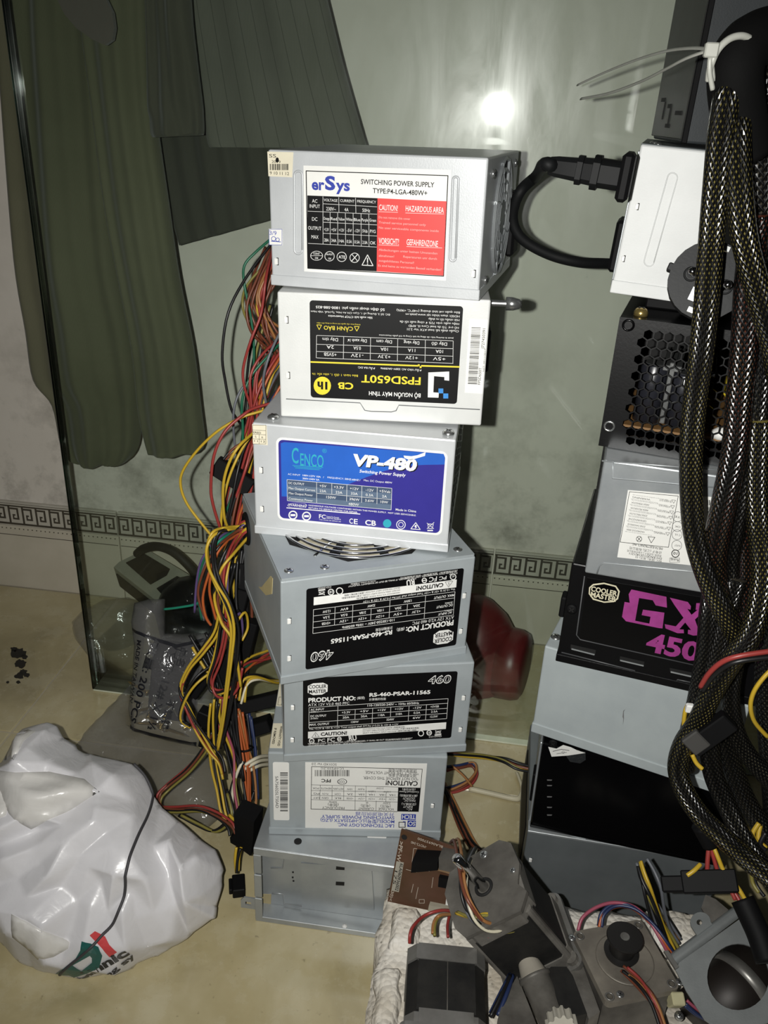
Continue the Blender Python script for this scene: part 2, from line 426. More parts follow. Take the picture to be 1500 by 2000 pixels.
tag(drape('shirt_sleeve', [(285, -240, 365, -240), (290, 0, 374, 0), (291, 120, 386, 120), (290, 205, 396, 200), (293, 232, 398, 228), (294, 260, 399, 256), (300, 268, 397, 264)], .806, .030, [(1.5, 1, .003, 4), (3.7, .2, .0015, -3)], olive2, None, hem=.001), 'dark olive sleeve with a stitched cuff hanging between trousers and striped jacket', 'sleeve')
tag(drape('jacket', [(335, -240, 580, -240), (366, 0, 640, 0), (385, 130, 672, 130), (402, 250, 706, 250), (408, 282, 716, 284), (412, 287, 715, 288)], .86, .034, [(3.2, .6, .0018, 1), (1.2, 2.2, .003, .5)], grey_str, None, 60), 'dark grey pinstriped jacket hanging behind the glass above the stack', 'jacket')
tag(drape('skirt', [(296, 120, 560, 120), (312, 272, 580, 262), (328, 370, 590, 330), (342, 440, 596, 380), (352, 478, 600, 408)], .895, .03, [(6.2, .6, .0022, 0), (2.7, 1, .002, 0)], cloth_mat('charcoal_pleated_cloth', '37372e', '424138'), None, 70), 'charcoal pleated cloth hanging below the sleeve and striped jacket', 'garment')
fp_ = [at_y(x, y, .79) for x, y in [(108, -30), (112, 0), (126, 28), (150, 56), (180, 77), (205, 88), (219, 78), (223, 55), (219, 25), (208, 2), (190, -30)]]
mb = MB(); n = len(fp_); mb.add([p for p in fp_]+[p+Vector((0, .006, 0)) for p in fp_], [tuple(range(n)), tuple(range(2*n-1, n-1, -1))]+[(i, i+n, (i+1) % n+n, (i+1) % n) for i in range(n)])
cap = thing('cap', 'dark cap with rounded brim hanging at the top left corner', 'cap')
obj('brim', mb, cloth_mat('dark_brown_cloth', '4b463f', '57504a'), cap)
a = at_y(132, -12, .80); obj('crown', MB().lathe(a+Vector((0, .012, .03)), (0.05, -.15, -1), [(0, .001), (.003, .02), (.012, .026), (.025, .022), (.032, .008)], 20), mat('black_cloth', '12120f', .9), cap, True)

# ================================================================== boxes: the two stacks of power supplies
def boxM(x, y, z, yaw, tx, ty):
    return Matrix.Translation((x, y, z)) @ Matrix.Rotation(rad(yaw), 4, 'Z') @ Matrix.Rotation(rad(ty), 4, 'Y') @ Matrix.Rotation(rad(tx), 4, 'X')
def steel(name, c, c2, metal=.35, rough=.42, bs=900, b=.12): return mat(name, c, rough, metal, nscale=22, col2=c2, bump=b, bscale=bs)
silver = steel('silver_painted_steel', 'bfc2c4', 'b4b7b9', .15, .38)
silverw = steel('whitish_steel', 'cfd0ce', 'c4c6c4', .1, .4)
zinc = steel('galvanised_steel', 'a6aaab', '92979a', .45, .4, 300)
greym = steel('grey_steel', 'a0a7aa', '949b9e', .2, .45)
dgrey = steel('dark_grey_steel', '6c7173', '626769', .25, .5)
blackm = mat('black_enamel', '060607', .2, 0, bump=.05, bscale=500, spec=.15)
blackp = mat('black_plastic', '0d0d0e', .62, 0, bump=.1, bscale=600, spec=.14)
rubber = mat('black_rubber', '111213', .6, spec=.2)
chrome = mat('chrome_wire', 'd8d8d8', .12, 1.)
inkb = mat('black_ink', '0c0c0d', .5, spec=.2); inkw = mat('white_ink', 'dededb', .5); paper = mat('white_paper_label', 'dcdcd8', .5, var=.05)
cream = mat('cream_paper', 'd6cfb8', .6, var=.08); inkr = mat('red_ink', 'd23b38', .45, var=.04); inkg = mat('grey_ink', '6a6a6a', .5)
iny = mat('yellow_ink', 'd9c62e', .45, var=.04); inblue = mat('blue_ink', '2a3a9a', .45, var=.04)
dark = mat('dark_interior', '0a0a0a', .8)
screwm = mat('screw_metal', 'b8bab9', .25, .9)
tabm = mat('bright_tab_metal', 'e6e6e2', .35, .1)
def tabs(p, pts, f, m=None, w=.0026, h=.0042):
    """small punched keeper tabs standing off the face"""
    for x, y in pts:
        c = f.uv(x, y); M = f.M @ Matrix.Translation((c.x, c.y, 0))
        o = obj('tab', MB().box((-w/2, -h/2, -.0004), (w/2, h/2, .0008), .0003, 1, M), m or tabm, p)
        obj('tab_slot', MB().box((w*.1, -h/2-.0004, -.0005), (w/2+.0004, h/2+.0004, .00012), 0, 1, M), dark, o)
def screw(p, pos, axis, r=.0035, h=.0022, m=None, cross=True):
    d = Vector(axis).normalized(); pos = Vector(pos)
    o = obj('screw', MB().lathe(pos, d, [(-.0005, r), (h*.45, r), (h*.85, r*.75), (h, r*.35)], 14), m or screwm, p, True)
    if cross:
        a = d.orthogonal().normalized(); b = d.cross(a); mb = MB()
        for e, g in ((a, b), (b, a)):
            M = Matrix((e, g, d)).transposed().to_4x4(); M.translation = pos+d*h
            mb.box((-r*.55, -r*.1, -.0003), (r*.55, r*.1, .00012), 0, 1, M)
        obj('screw_slot', mb, dark, o)
def shell(name, label, box, m, lip=None, lipm=None, bev=.0012, top_hole=None):
    """a steel case at box = (x, y, z, yaw, tx, ty, w, d, h); lip = height of the folded base flange"""
    x, y, z, yaw, tx, ty, w, d, h = box
    t = thing(name, label, 'power supply', boxM(x, y, z, yaw, tx, ty), 'stacked computer power supplies')
    if top_hole:
        mb = MB().box((0, 0, 0), (w, d, h-.0016), bev, 2)
        mb2 = MB().prism(rrect((.0006, .0006), (w-.0006, d-.0006), .001, 2), .0015, Matrix.Translation((0, 0, h-.0014)), [top_hole])
        obj('body', mb, m, t); obj('top_plate', mb2, m, t)
    else: obj('body', MB().box((0, 0, 0), (w, d, h), bev, 2), m, t)
    if lip:
        obj('base_flange', MB().box((-.0006, -.0009, .0002), (w+.0006, d*.98, lip), .0007, 2), lipm or m, t)
    return t
def rib(f, pts, m, p, w=.0008, h=.0005, name='embossed_rib'):
    """raised line pressed into the sheet, along photo points"""
    q = [f.uv(*a) for a in pts]; return obj(name, MB().tube([f.M @ Vector((a.x, a.y, 0)) for a in q], w, 6, smoothp=False), m, p)
def stadium(f, xa, ya, xb, yb, r, n=8):
    d = Vector((xb-xa, yb-ya)); d.normalize(); t0 = math.atan2(d.y, d.x); o = []
    for cx, cy, t in ((xb, yb, t0-PI/2), (xa, ya, t0+PI/2)):
        o += [(cx+r*math.cos(t+PI*i/n), cy+r*math.sin(t+PI*i/n)) for i in range(n+1)]
    return o+o[:1]
LB = dict(
 open=(-.1451, .4824, 0, 0, 0, 0, .150, .14, .0864), soly=(-.1359, .4984, .0864, 8.1, 0, 0, .142, .15, .0873),
 cmlo=(-.1208, .4906, .1738, 15, 0, 0, .1435, .14, .0866), cmup=(-.1187, .4746, .2603, 26.4, .3, .2, .1436, .14, .0868),
 vp=(-.1521, .5360, .3471, -.6, .1, -.4, .1417, .15, .0864), fp=(-.1362, .5515, .4340, 3.6, -.1, -1.1, .1414, .15, .0872), er=(-.1454, .5682, .5218, -7.9, -.3, -1.3, .1418, .15, .0850),
 gbot=(.0786, .5399, 0, -2.5, 0, 0, .160, .14, .0856), black=(.0810, .5441, .0858, -6.5, 0, -.6, .15, .14, .0905), grey=(.0709, .5549, .1791, -18.4, .3, 0, .15, .14, .0850),
 gx=(.0785, .5358, .2643, -11.6, .2, 0, .15, .14, .0850), delta=(.0860, .5222, .3495, -8.4, 0, 0, .15, .14, .0850), perf=(.0846, .5463, .4350, -13.2, 0, 0, .17, .14, .0868),
 white=(.0805, .5750, .5312, -9.8, -.1, 2.5, .14, .145, .0900))

def T(pr, rows, **k):
    for r in rows:
        kk = dict(k)
        if len(r) > 6: kk['bold'] = r[6]
        pr.text(r[0], *r[1:6], **kk)
def uvrect(f, *q):
    u = [f.uv(*p) for p in q]   # TL TR BR BL as seen
    return ((u[0].x+u[3].x)/2, (u[2].y+u[3].y)/2), ((u[1].x+u[2].x)/2, (u[0].y+u[1].y)/2)
def grid(pr, f, tl, tr, br, bl, cols, rows, w=2, skip=()):
    """ruled table: cols / rows as fractions; skip holds (col index, row fraction from, to) gaps"""
    tl, tr, br, bl = map(Vector, (tl, tr, br, bl)); P = lambda s, t: tuple((tl.lerp(tr, s)).lerp(bl.lerp(br, s), t))
    for s, a, b in cols: pr.line(P(s, a), P(s, b), w=w)
    for t, a, b in rows: pr.line(P(a, t), P(b, t), w=w)
    return P

# ------------------------------------------------------------------ 1: silver case with red warning label, top of the left stack
er = shell('power_supply', 'silver power supply with red hazard label, topmost of the left stack', LB['er'], silver, .0072)
w, d, h = LB['er'][6:]
f = Face(er, crop=(500, 270, .36))
lab = f.plate('label', [(258, 148), (1060, 172), (1030, 772), (262, 722)], paper)
B = Print(f, lab, inkb, .0003); RD = Print(f, lab, inkr, .0003); W = Print(f, lab, inkw, .0004); BL = Print(f, lab, inblue, .0003); PK = Print(f, lab, mat('faded_pink_ink', 'e8a9a4', .5), .0004)
B.line((273, 177), (1042, 203), (1018, 748), (282, 705), (273, 177), w=5).poly([(279, 310), (660, 325), (655, 722), (282, 704)])
RD.poly([(660, 325), (1036, 342), (1018, 745), (655, 722)])
T(BL, [('er', 303, 246, 372, 250, 62, 2.6), ('S', 375, 240, 431, 242, 74, 3.4), ('ys', 434, 250, 510, 254, 62, 2.6)])
T(B, [('SWITCHING POWER SUPPLY', 570, 236, 968, 250, 28, 1.2), ('TYPE:P4-LGA-480W+', 634, 287, 930, 293, 28, 1.2)])
T(W, [('AC', 305, 339, 334, 340, 20), ('INPUT', 292, 367, 348, 369, 20), ('VOLTAGE', 369, 334, 443, 337, 15), ('CURRENT', 458, 338, 535, 340, 15), ('FREQUENCY', 550, 342, 652, 345, 15),
      ('230V~', 382, 382, 435, 383, 20), ('4A', 481, 386, 503, 387, 20), ('50Hz', 578, 390, 620, 391, 20), ('DC', 305, 437, 334, 438, 20), ('OUTPUT', 284, 486, 355, 488, 20), ('MAX', 302, 534, 340, 535, 20),
      ('CAUTION!', 669, 374, 770, 378, 32, .6), ('HAZARDOUS AREA', 813, 381, 1020, 388, 32, .6), ('VORSICHT!', 667, 556, 776, 560, 34, .6), ('GEFAHRENZONE', 818, 564, 988, 570, 34, .6),
      ('ATE', 449, 643, 485, 644, 17, 1), ('CONT', 312, 625, 347, 626, 11, 1), ('OK', 321, 649, 340, 650, 11, 1), ('Hi-POT', 382, 629, 418, 630, 10, 1), ('OK', 393, 652, 410, 653, 10, 1)])
W.line((668, 398), (770, 402), w=2).line((812, 405), (1020, 411), w=2).line((667, 578), (776, 583), w=2).line((818, 587), (1010, 595), w=2)
T(PK, [('Do not remove this cover', 667, 429, 838, 435, 13), ('Trained service personnel only', 667, 457, 922, 467, 13), ('No user serviceable components inside', 667, 486, 992, 500, 13), ('Abdeckungen unter keinen Umstanden', 667, 605, 985, 622, 13),
       ('abnehmen!', 667, 636, 750, 640, 13), ('Reparaturen unr durch', 800, 642, 982, 652, 13), ('ausgebildetes Personal!', 667, 664, 858, 673, 13), ('Es sind keine zu wartenden Bauteil verhanden!', 664, 692, 1006, 709, 13)])
cx = [364, 403, 444, 486, 528, 571, 613]
for i, (a, b, c) in enumerate(zip('Orange Red Yellow White Blue Purple Green'.split(), '+3.3V +5V +12V -5V -12V 5Vsb P/G'.split(), '28A 34A 14A 0.5A 0.5A 2.0A OK'.split())):
    x0 = cx[i]+4; x1 = (cx[i+1] if i < 6 else 657)-4; k = i*1.6
    T(W, [(a, x0, 434+k, x1, 435+k, 17), (b, x0+3, 494+k, x1-3, 495+k, 18), (c, x0+3, 551+k*1.6, x1-3, 552+k*1.6, 18)])
for (a, b, c, e) in ((282, 395, 657, 412), (364, 355, 657, 372), (364, 455, 657, 470), (364, 515, 657, 530), (284, 570, 655, 590)): W.line((a, b), (c, e), w=2)
for i, x in enumerate(cx): W.line((x, 402+i*1.5 if i else 316), (x+1, 574+i*2), w=2)
W.line((450, 320), (451, 400), w=2).line((541, 324), (543, 406), w=2)
for x, y in ((400, 640), (466, 643), (536, 648)): W.circ(x, y, 27, 3)
W.circ(330, 637, 34, 3, ry=26).line((298, 637), (362, 637), w=2).line((518, 668), (554, 628), w=4).line((522, 630), (552, 666), w=3)
W.line((576, 688), (606, 632), (636, 691), (576, 688), w=4).line((606, 650), (606, 674), w=5).circ(606, 682, 3)
f2 = f.plate('warranty_sticker', [(62, 72), (203, 76), (197, 212), (68, 206)], cream)
K = Print(f, f2, inkb, .0003)
T(K, [('SS', 72, 94, 110, 95, 20), ('2019', 86, 126, 134, 128, 16), ('9 10 11 12', 76, 188, 180, 191, 18)]); K.bars(75, 139, 178, 173, 3, 16).circ(116, 118, 9, ry=14)
f3 = f.plate('date_sticker', [(70, 491), (143, 494), (145, 580), (74, 577)], paper)
K = Print(f, f3, inblue, .0003); T(K, [('3/9', 74, 512, 112, 514, 24)]); K.circ(96, 545, 13, 3).circ(118, 550, 11, 3).line((84, 558), (134, 562), w=4).frame(72, 494, 142, 578, 2)
rib(f, stadium(f, 230, 200, 230, 605, 22), silver, er); rib(f, stadium(f, 1084, 225, 1068, 650, 16), silver, er)
tabs(er, [(110, 668), (1178, 735)], f)
# the punched fan guard on its right side
cy, cz = d/2, h*.52
sid = obj('fan_opening', MB().lathe((w-.0002, cy, cz), (1, 0, 0), [(-.001, .0385), (.0006, .0385), (.0007, .037)], 40), dark, er, False)
g = MB()
for r in (.038, .031, .024, .017): g.ring((w+.0009, cy, cz), (1, 0, 0), r, .0013, 40, 4)
for k in range(8):
    a0 = k*PI/4; g.tube([(w+.0009, cy+math.cos(a0+r*12)*r, cz+math.sin(a0+r*12)*r) for r in (.012, .018, .026, .033, .039)], .0014, 5, 3)
g.cyl((w, cy, cz), (w+.0014, cy, cz), .013, n=20); obj('fan_guard', g, zinc, er, False)
obj('mains_socket', MB().box((w-.0005, d-.035, .012), (w+.006, d-.006, .034), .002).box((w-.0005, d-.032, .044), (w+.004, d-.010, .058), .001), blackp, er)
for yy, zz in ((.02, .01), (.02, h-.01), (d-.02, h-.008)): screw(er, (w+.0006, yy, zz), (1, 0, 0), .003, .0015)

# ------------------------------------------------------------------ 2: case with the black and yellow label, upside down
fpx = shell('power_supply', 'white-silver power supply with upside-down black and yellow label, second from top of left stack', LB['fp'], silverw, None)
w, d, h = LB['fp'][6:]
f = Face(fpx, crop=(500, 540, .36))
a, b = uvrect(f, (290, 130), (1122, 160), (1092, 692), (298, 655)); lab = f.plate('label', rrect(a, b, .0022), inkb, metric=True)
W = Print(f, lab, inkw, .0003); Y = Print(f, lab, iny, .0003); BL = Print(f, lab, mat('sky_blue_ink', '2f7fc4', .5), .00035)
T(W, [('Số điện thoại miễn phí: 1800-588-825', 325, 166, 698, 180, 14, .8), ('ĐC: Số 3, Đường số 1, Cụm CN An Hòa, Tp.Huế, Việt Nam', 298, 190, 728, 206, 10), ('Sản xuất bởi CTCP Huetronics', 392, 215, 632, 224, 11, 1),
      ('Bảo quản nơi khô thoáng (<40°C, <90%)', 763, 184, 1106, 195, 12), ('HDSD: tham khảo tại www.jetek.vn', 812, 206, 1104, 216, 12), ('Hải nhiễu lối ra thấp', 936, 231, 1103, 237, 12), ('Hiệu suất: trên 72% ở công suất tối đa', 780, 246, 1102, 257, 12), ('Hỗ trợ: Tối đa Intel Core i5, AMD', 828, 268, 1100, 278, 12), ('Chuẩn thiết kế: Intel ATX Ver 2.31', 820, 287, 1100, 296, 12),
      ('Jetek là thương hiệu đã đăng ký bởi Công ty Cổ phần Huetronics', 668, 319, 1072, 334, 8), ('BỘ NGUỒN MÁY TÍNH', 613, 634, 893, 645, 22, 1.5), ('ĐẦU VÀO AC: 220V~3A/50Hz', 676, 498, 898, 508, 10, 1), ('ĐẦU RA DC:', 553, 493, 646, 497, 10, 1)], rot=180)
rowsx = [(330, 476), (476, 622), (622, 769), (769, 919), (919, 1070)]
for (x0, x1), c in zip(rowsx, (('Dây tím', '2A', '+5VSB'), ('Dây xanh lơ', '0.5A', '-12V'), ('Dây cam', '10A', '+3.3V'), ('Dây vàng', '11A', '+12V'), ('Dây đỏ', '10A', '+5V'))):
    m_ = (x0+x1)/2; k = (m_-403)*.04
    for s, yy, hw in zip(c, (342, 383, 423), (42, 20, 34)): T(W, [(s, m_-(hw+10 if len(s) > 9 else hw), yy+k-1, m_+(hw+10 if len(s) > 9 else hw), yy+k+1, 18)], rot=180)
for y0, y1 in ((319, 349), (367, 391), (406, 432), (441, 471)): W.line((330, y0), (1070, y1), w=2)
for x, y0, y1 in ((329, 319, 441), (476, 325, 447), (622, 331, 453), (769, 337, 459), (919, 343, 465), (1070, 349, 471)): W.line((x, y0), (x-2, y1), w=2)
Y.line((298, 463), (880, 484), w=8).line((898, 484), (1104, 490), w=8).rect(878, 476, 888, 486).rect(888, 486, 898, 496)
T(Y, [('CẢNH BÁO', 368, 278, 526, 284, 22, .6), ('Không tháo nắp nguồn khi trong và đang cắm điện', 330, 250, 566, 263, 6), ('FPSD650T', 572, 555, 893, 568, 42, 1.6), ('CB', 445, 592, 528, 596, 36, 2.2), ('Bảo hành 1 đổi 1, siêu tốc 1h', 306, 528, 553, 539, 12)], rot=180)
for x in (343, 547): Y.line((x-13, 262+(x-343)*.04), (x+13, 263+(x-343)*.04), (x, 288+(x-343)*.04), (x-13, 262+(x-343)*.04), w=3)
Y.circ(360, 592, 47, ry=49); K = Print(f, lab, inkb, .00045); T(K, [('1h', 334, 591, 388, 593, 40, 4)], rot=180)
W.poly([(932, 655), (935, 520), (1048, 515), (1048, 565), (1022, 562), (1022, 545), (966, 540), (962, 628), (992, 630), (990, 657)])
BL.rect(990, 607, 1016, 633).rect(1016, 634, 1043, 661)
st = f.plate('barcode_sticker', [(1158, 228), (1258, 236), (1228, 636), (1132, 630)], paper); K = Print(f, st, inkb, .0003)
for i in range(38):
    t = i/38; x = 1170-20*t; K.line((x, 276+312*t), (x+48, 278+312*t), w=random.Random(i).choice((2, 3, 4.5)))
T(K, [('J727450391', 1230, 392, 1236, 282, 16), ('FPSD650T', 1210, 586, 1216, 494, 15), ('NST: 09/11/2017', 1237, 515, 1240, 393, 9)], rot=90)
tabs(fpx, [(163, 235), (172, 536)], f)
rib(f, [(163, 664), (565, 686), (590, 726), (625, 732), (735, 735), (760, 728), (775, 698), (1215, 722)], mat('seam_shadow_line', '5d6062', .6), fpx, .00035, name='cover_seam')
screw(fpx, (w+.012, .02, h-.006), (1, 0, 0), .0045, .01)
obj('thumb_screw_shank', MB().cyl((w-.002, .02, h-.006), (w+.013, .02, h-.006), .0022), screwm, fpx)
obj('socket_panel', MB().box((w-.0005, .03, .03), (w+.004, .075, .06), .001), blackp, fpx)

# ------------------------------------------------------------------ 3: case with the blue label
vp = shell('power_supply', 'silver power supply with blue and purple label, third from top of left stack', LB['vp'], silver, .0068)
w, d, h = LB['vp'][6:]
f = Face(vp, crop=(450, 790, .34))
Q = [(258, 192), (1246, 266), (1218, 750), (276, 664)]; a, b = uvrect(f, *Q)
lab = f.plate('label', rrect(a, b, .0045, 6), paper, metric=True)
pur = mat('violet_print', '332f82', .3, var=.06); blu = mat('blue_print', '2a5cb4', .3, var=.08); teal = mat('teal_ink', '2f9db0', .4); gb = mat('slate_ink', '3a4a63', .5)
P_ = Print(f, lab, pur, .00025); P_.poly(rrect((a[0]+.0016, a[1]+.0016), (b[0]-.0016, b[1]-.0016), .0035, 6), metric=True)
Bp = Print(f, lab, blu, .0003); Bp.poly([(290, 222), (310, 215), (1225, 283), (1232, 300), (1231, 344), (1110, 346), (1020, 352), (930, 368), (840, 395), (760, 425), (690, 452), (600, 492), (500, 520), (400, 530), (295, 527)])
Tl = Print(f, lab, teal, .0004); W = Print(f, lab, inkw, .00045); G = Print(f, lab, gb, .0004); K = Print(f, lab, inkb, .00042)
T(Tl, [('C', 353, 288, 392, 291, 92, 1), ('ENCO', 402, 314, 536, 322, 74, .6), ('®', 528, 264, 554, 266, 24)])
for i in range(3): Tl.line((358+i*8, 348+i*8), (532-i*10, 360+i*7), w=3)
T(K, [('VP-480', 711, 325, 1078, 347, 66, 4)], shear=.12); T(W, [('VP-480', 706, 320, 1072, 342, 66, 4)], shear=.12)
T(W, [('Switching Power Supply', 742, 383, 1008, 401, 18, 1.2)], shear=.15)
W.poly([(995, 292), (1040, 296), (1075, 290), (1122, 272), (1118, 294), (1070, 308), (1035, 320), (1000, 306)])
T(W, [('AC INPUT', 331, 399, 402, 403, 10), ('100V-127V 10A   /', 416, 407, 538, 414, 10, 1), ('200V-240V 5A', 415, 424, 512, 430, 10, 1), ('FREQUENCY:', 558, 418, 652, 424, 10), ('50HZ-60HZ /', 658, 426, 747, 433, 10, 1), ('Max. DC Output 480W', 767, 435, 930, 446, 11)])
G.poly([(326, 430), (928, 480), (924, 604), (328, 551)])
lg = Print(f, lab, mat('grey_blue_ink', '55667c', .5), .00042)
lg.poly([(328, 461), (927, 511), (926, 541), (328, 492)]).poly([(328, 522), (926, 574), (925, 603), (328, 551)])
for p in (((326, 430), (928, 480), (924, 604), (328, 551), (326, 430)), ((496, 444), (496, 566)), ((583, 452), (583, 512)), ((670, 459), (668, 555)), ((756, 466), (754, 562)), ((844, 473), (842, 570)), ((496, 508), (928, 545))): W.line(*p, w=2)
T(W, [('DC OUTPUT', 335, 449, 425, 456, 13), ('Max Output Current', 335, 478, 488, 491, 13), ('Max Output Power', 336, 507, 474, 519, 13), ('Continuous Power', 336, 538, 474, 550, 13), ('+5V', 513, 465, 552, 468, 15), ('+3.3V', 595, 472, 652, 476, 15), ('+12V', 687, 480, 737, 484, 15), ('-12V', 778, 488, 823, 492, 15), ('+5Vsb', 856, 495, 919, 500, 15),
      ('23A', 513, 494, 551, 497, 15), ('23A', 605, 502, 644, 505, 15), ('33A', 693, 509, 732, 512, 15), ('0.3A', 778, 517, 822, 520, 15), ('2A', 872, 525, 899, 527, 15), ('150W', 552, 530, 607, 534, 15), ('396W', 684, 541, 742, 546, 15), ('3.6W', 774, 549, 826, 553, 15), ('10W', 863, 557, 906, 560, 15), ('480W', 679, 569, 739, 574, 15)])
W.circ(385, 578, 56, 3, ry=15)
T(W, [('WARNING', 334, 575, 436, 581, 15, 1), ('HAZARDOUS VOLTAGES CONTAINED WITHIN THIS POWER SUPPLY.  NOT USER SERVICEABLE.', 450, 580, 1067, 632, 9, .8), ('RETURN TO SERVICE CENTER FOR REPAIR.', 450, 593, 732, 617, 9, .8), ('Made in China', 950, 602, 1068, 611, 13, .8)])
W.line((324, 592), (745, 628), w=5)
for x, y in ((360, 634), (438, 640)): W.circ(x, y, 26, 7).rect(x-14, y-6, x+14, y+6)
T(W, [('FC', 510, 640, 548, 643, 24, 1), ('Tested To Comply', 552, 642, 625, 648, 8), ('With FCC Standards', 552, 651, 635, 658, 8), ('FOR HOME OR OFFICE USE', 512, 660, 636, 671, 6), ('C', 684, 666, 704, 668, 30, 1), ('E', 710, 669, 732, 671, 30, 1), ('CB', 775, 675, 837, 680, 30, 2)])
Tl.circ(901, 682, 24); W.circ(980, 689, 27, 4).circ(980, 689, 15, 3).line((1037, 713), (1065, 677), (1091, 717), (1037, 713), w=4).poly([(1063, 690), (1072, 692), (1067, 700), (1073, 702), (1060, 713), (1064, 703), (1057, 701)])
W.line((1130, 680), (1168, 712), w=3).line((1170, 676), (1130, 712), w=3).line((1134, 684), (1166, 686), (1160, 712), (1138, 710), (1134, 684), w=3).rect(1132, 719, 1164, 726)
stk = f.plate('tamper_sticker', [(125, 113), (208, 120), (215, 234), (130, 226)], cream); K = Print(f, stk, inkb, .0003)
K.frame(128, 118, 204, 226, 2).line((128, 146), (204, 150), w=2).line((128, 170), (204, 174), w=2).line((128, 196), (204, 200), w=2).line((166, 172), (166, 226), w=2)
T(K, [('ERED', 132, 159, 176, 162, 12, 1), ('5', 141, 184, 150, 184, 12), ('6', 179, 187, 188, 187, 12), ('11', 138, 208, 158, 209, 12), ('12', 176, 211, 200, 212, 12)])
tabs(vp, [(175, 377), (180, 600)], f)
for x, y in ((.012, .012), (w-.006, .010)): screw(vp, (x, y, h), (0, 0, 1), .0042, .003)
# vented right side
g = MB()
for j in range(9):
    for i in range(5): g.cyl((w-.0003, .012+j*.0145+(i % 2)*.007, .016+i*.0135), (w+.00025, .012+j*.0145+(i % 2)*.007, .016+i*.0135), .0052, n=6)
tag(obj('vent_holes', g, dark, vp), kind='stuff')

# ------------------------------------------------------------------ 4: the turned case with the fan in its top
B4 = LB['cmup']; w, d, h = B4[6:]
fc = Vector((w*.52, d*.50)); oc = [(fc.x+.0625*math.cos(rad(22.5+45*i))*1.0, fc.y+.0625*math.sin(rad(22.5+45*i))) for i in range(8)]
cmu = shell('power_supply', 'grey power supply turned askew with chrome fan guard on top, fourth in left stack', B4, greym, .0072, None, .0012, oc)
obj('fan_well', MB().prism(oc, .0004, Matrix.Translation((0, 0, h-.0016))), dark, cmu)
g = MB()
for r in (.058, .052, .046, .040, .034, .028, .022, .016): g.ring((fc.x, fc.y, h+.0012), (0, 0, 1), r, .0011, 48, 6)
obj('fan_guard', g, chrome, cmu)
g = MB()
for k in range(4):
    q = rad(45+90*k); e = Vector((math.cos(q), math.sin(q), 0)); g.tube([Vector((fc.x, fc.y, h+.0003))+e*r for r in (.014, .035, .063)], .0012, 6, 2)
obj('guard_spokes', g, chrome, cmu)
blade = mat('cream_fan_blade', 'b9b29c', .5)
for k in range(9):
    q0 = rad(40*k); mb = MB(); v = []
    for r in (.018, .036, .054):
        for s in (0, .30, .55): v.append((fc.x+r*math.cos(q0+s), fc.y+r*math.sin(q0+s), h-.0011+.0009*s/.55))
    mb.add(v, [(0, 1, 4, 3), (1, 2, 5, 4), (3, 4, 7, 6), (4, 5, 8, 7)]); obj('fan_blade', mb, blade, cmu, True)
obj('fan_hub', MB().lathe((fc.x, fc.y, h-.0014), (0, 0, 1), [(0, .017), (.0014, .017), (.0018, .015)], 24), blackp, cmu, True)
f = Face(cmu, crop=(450, 1020, .34))
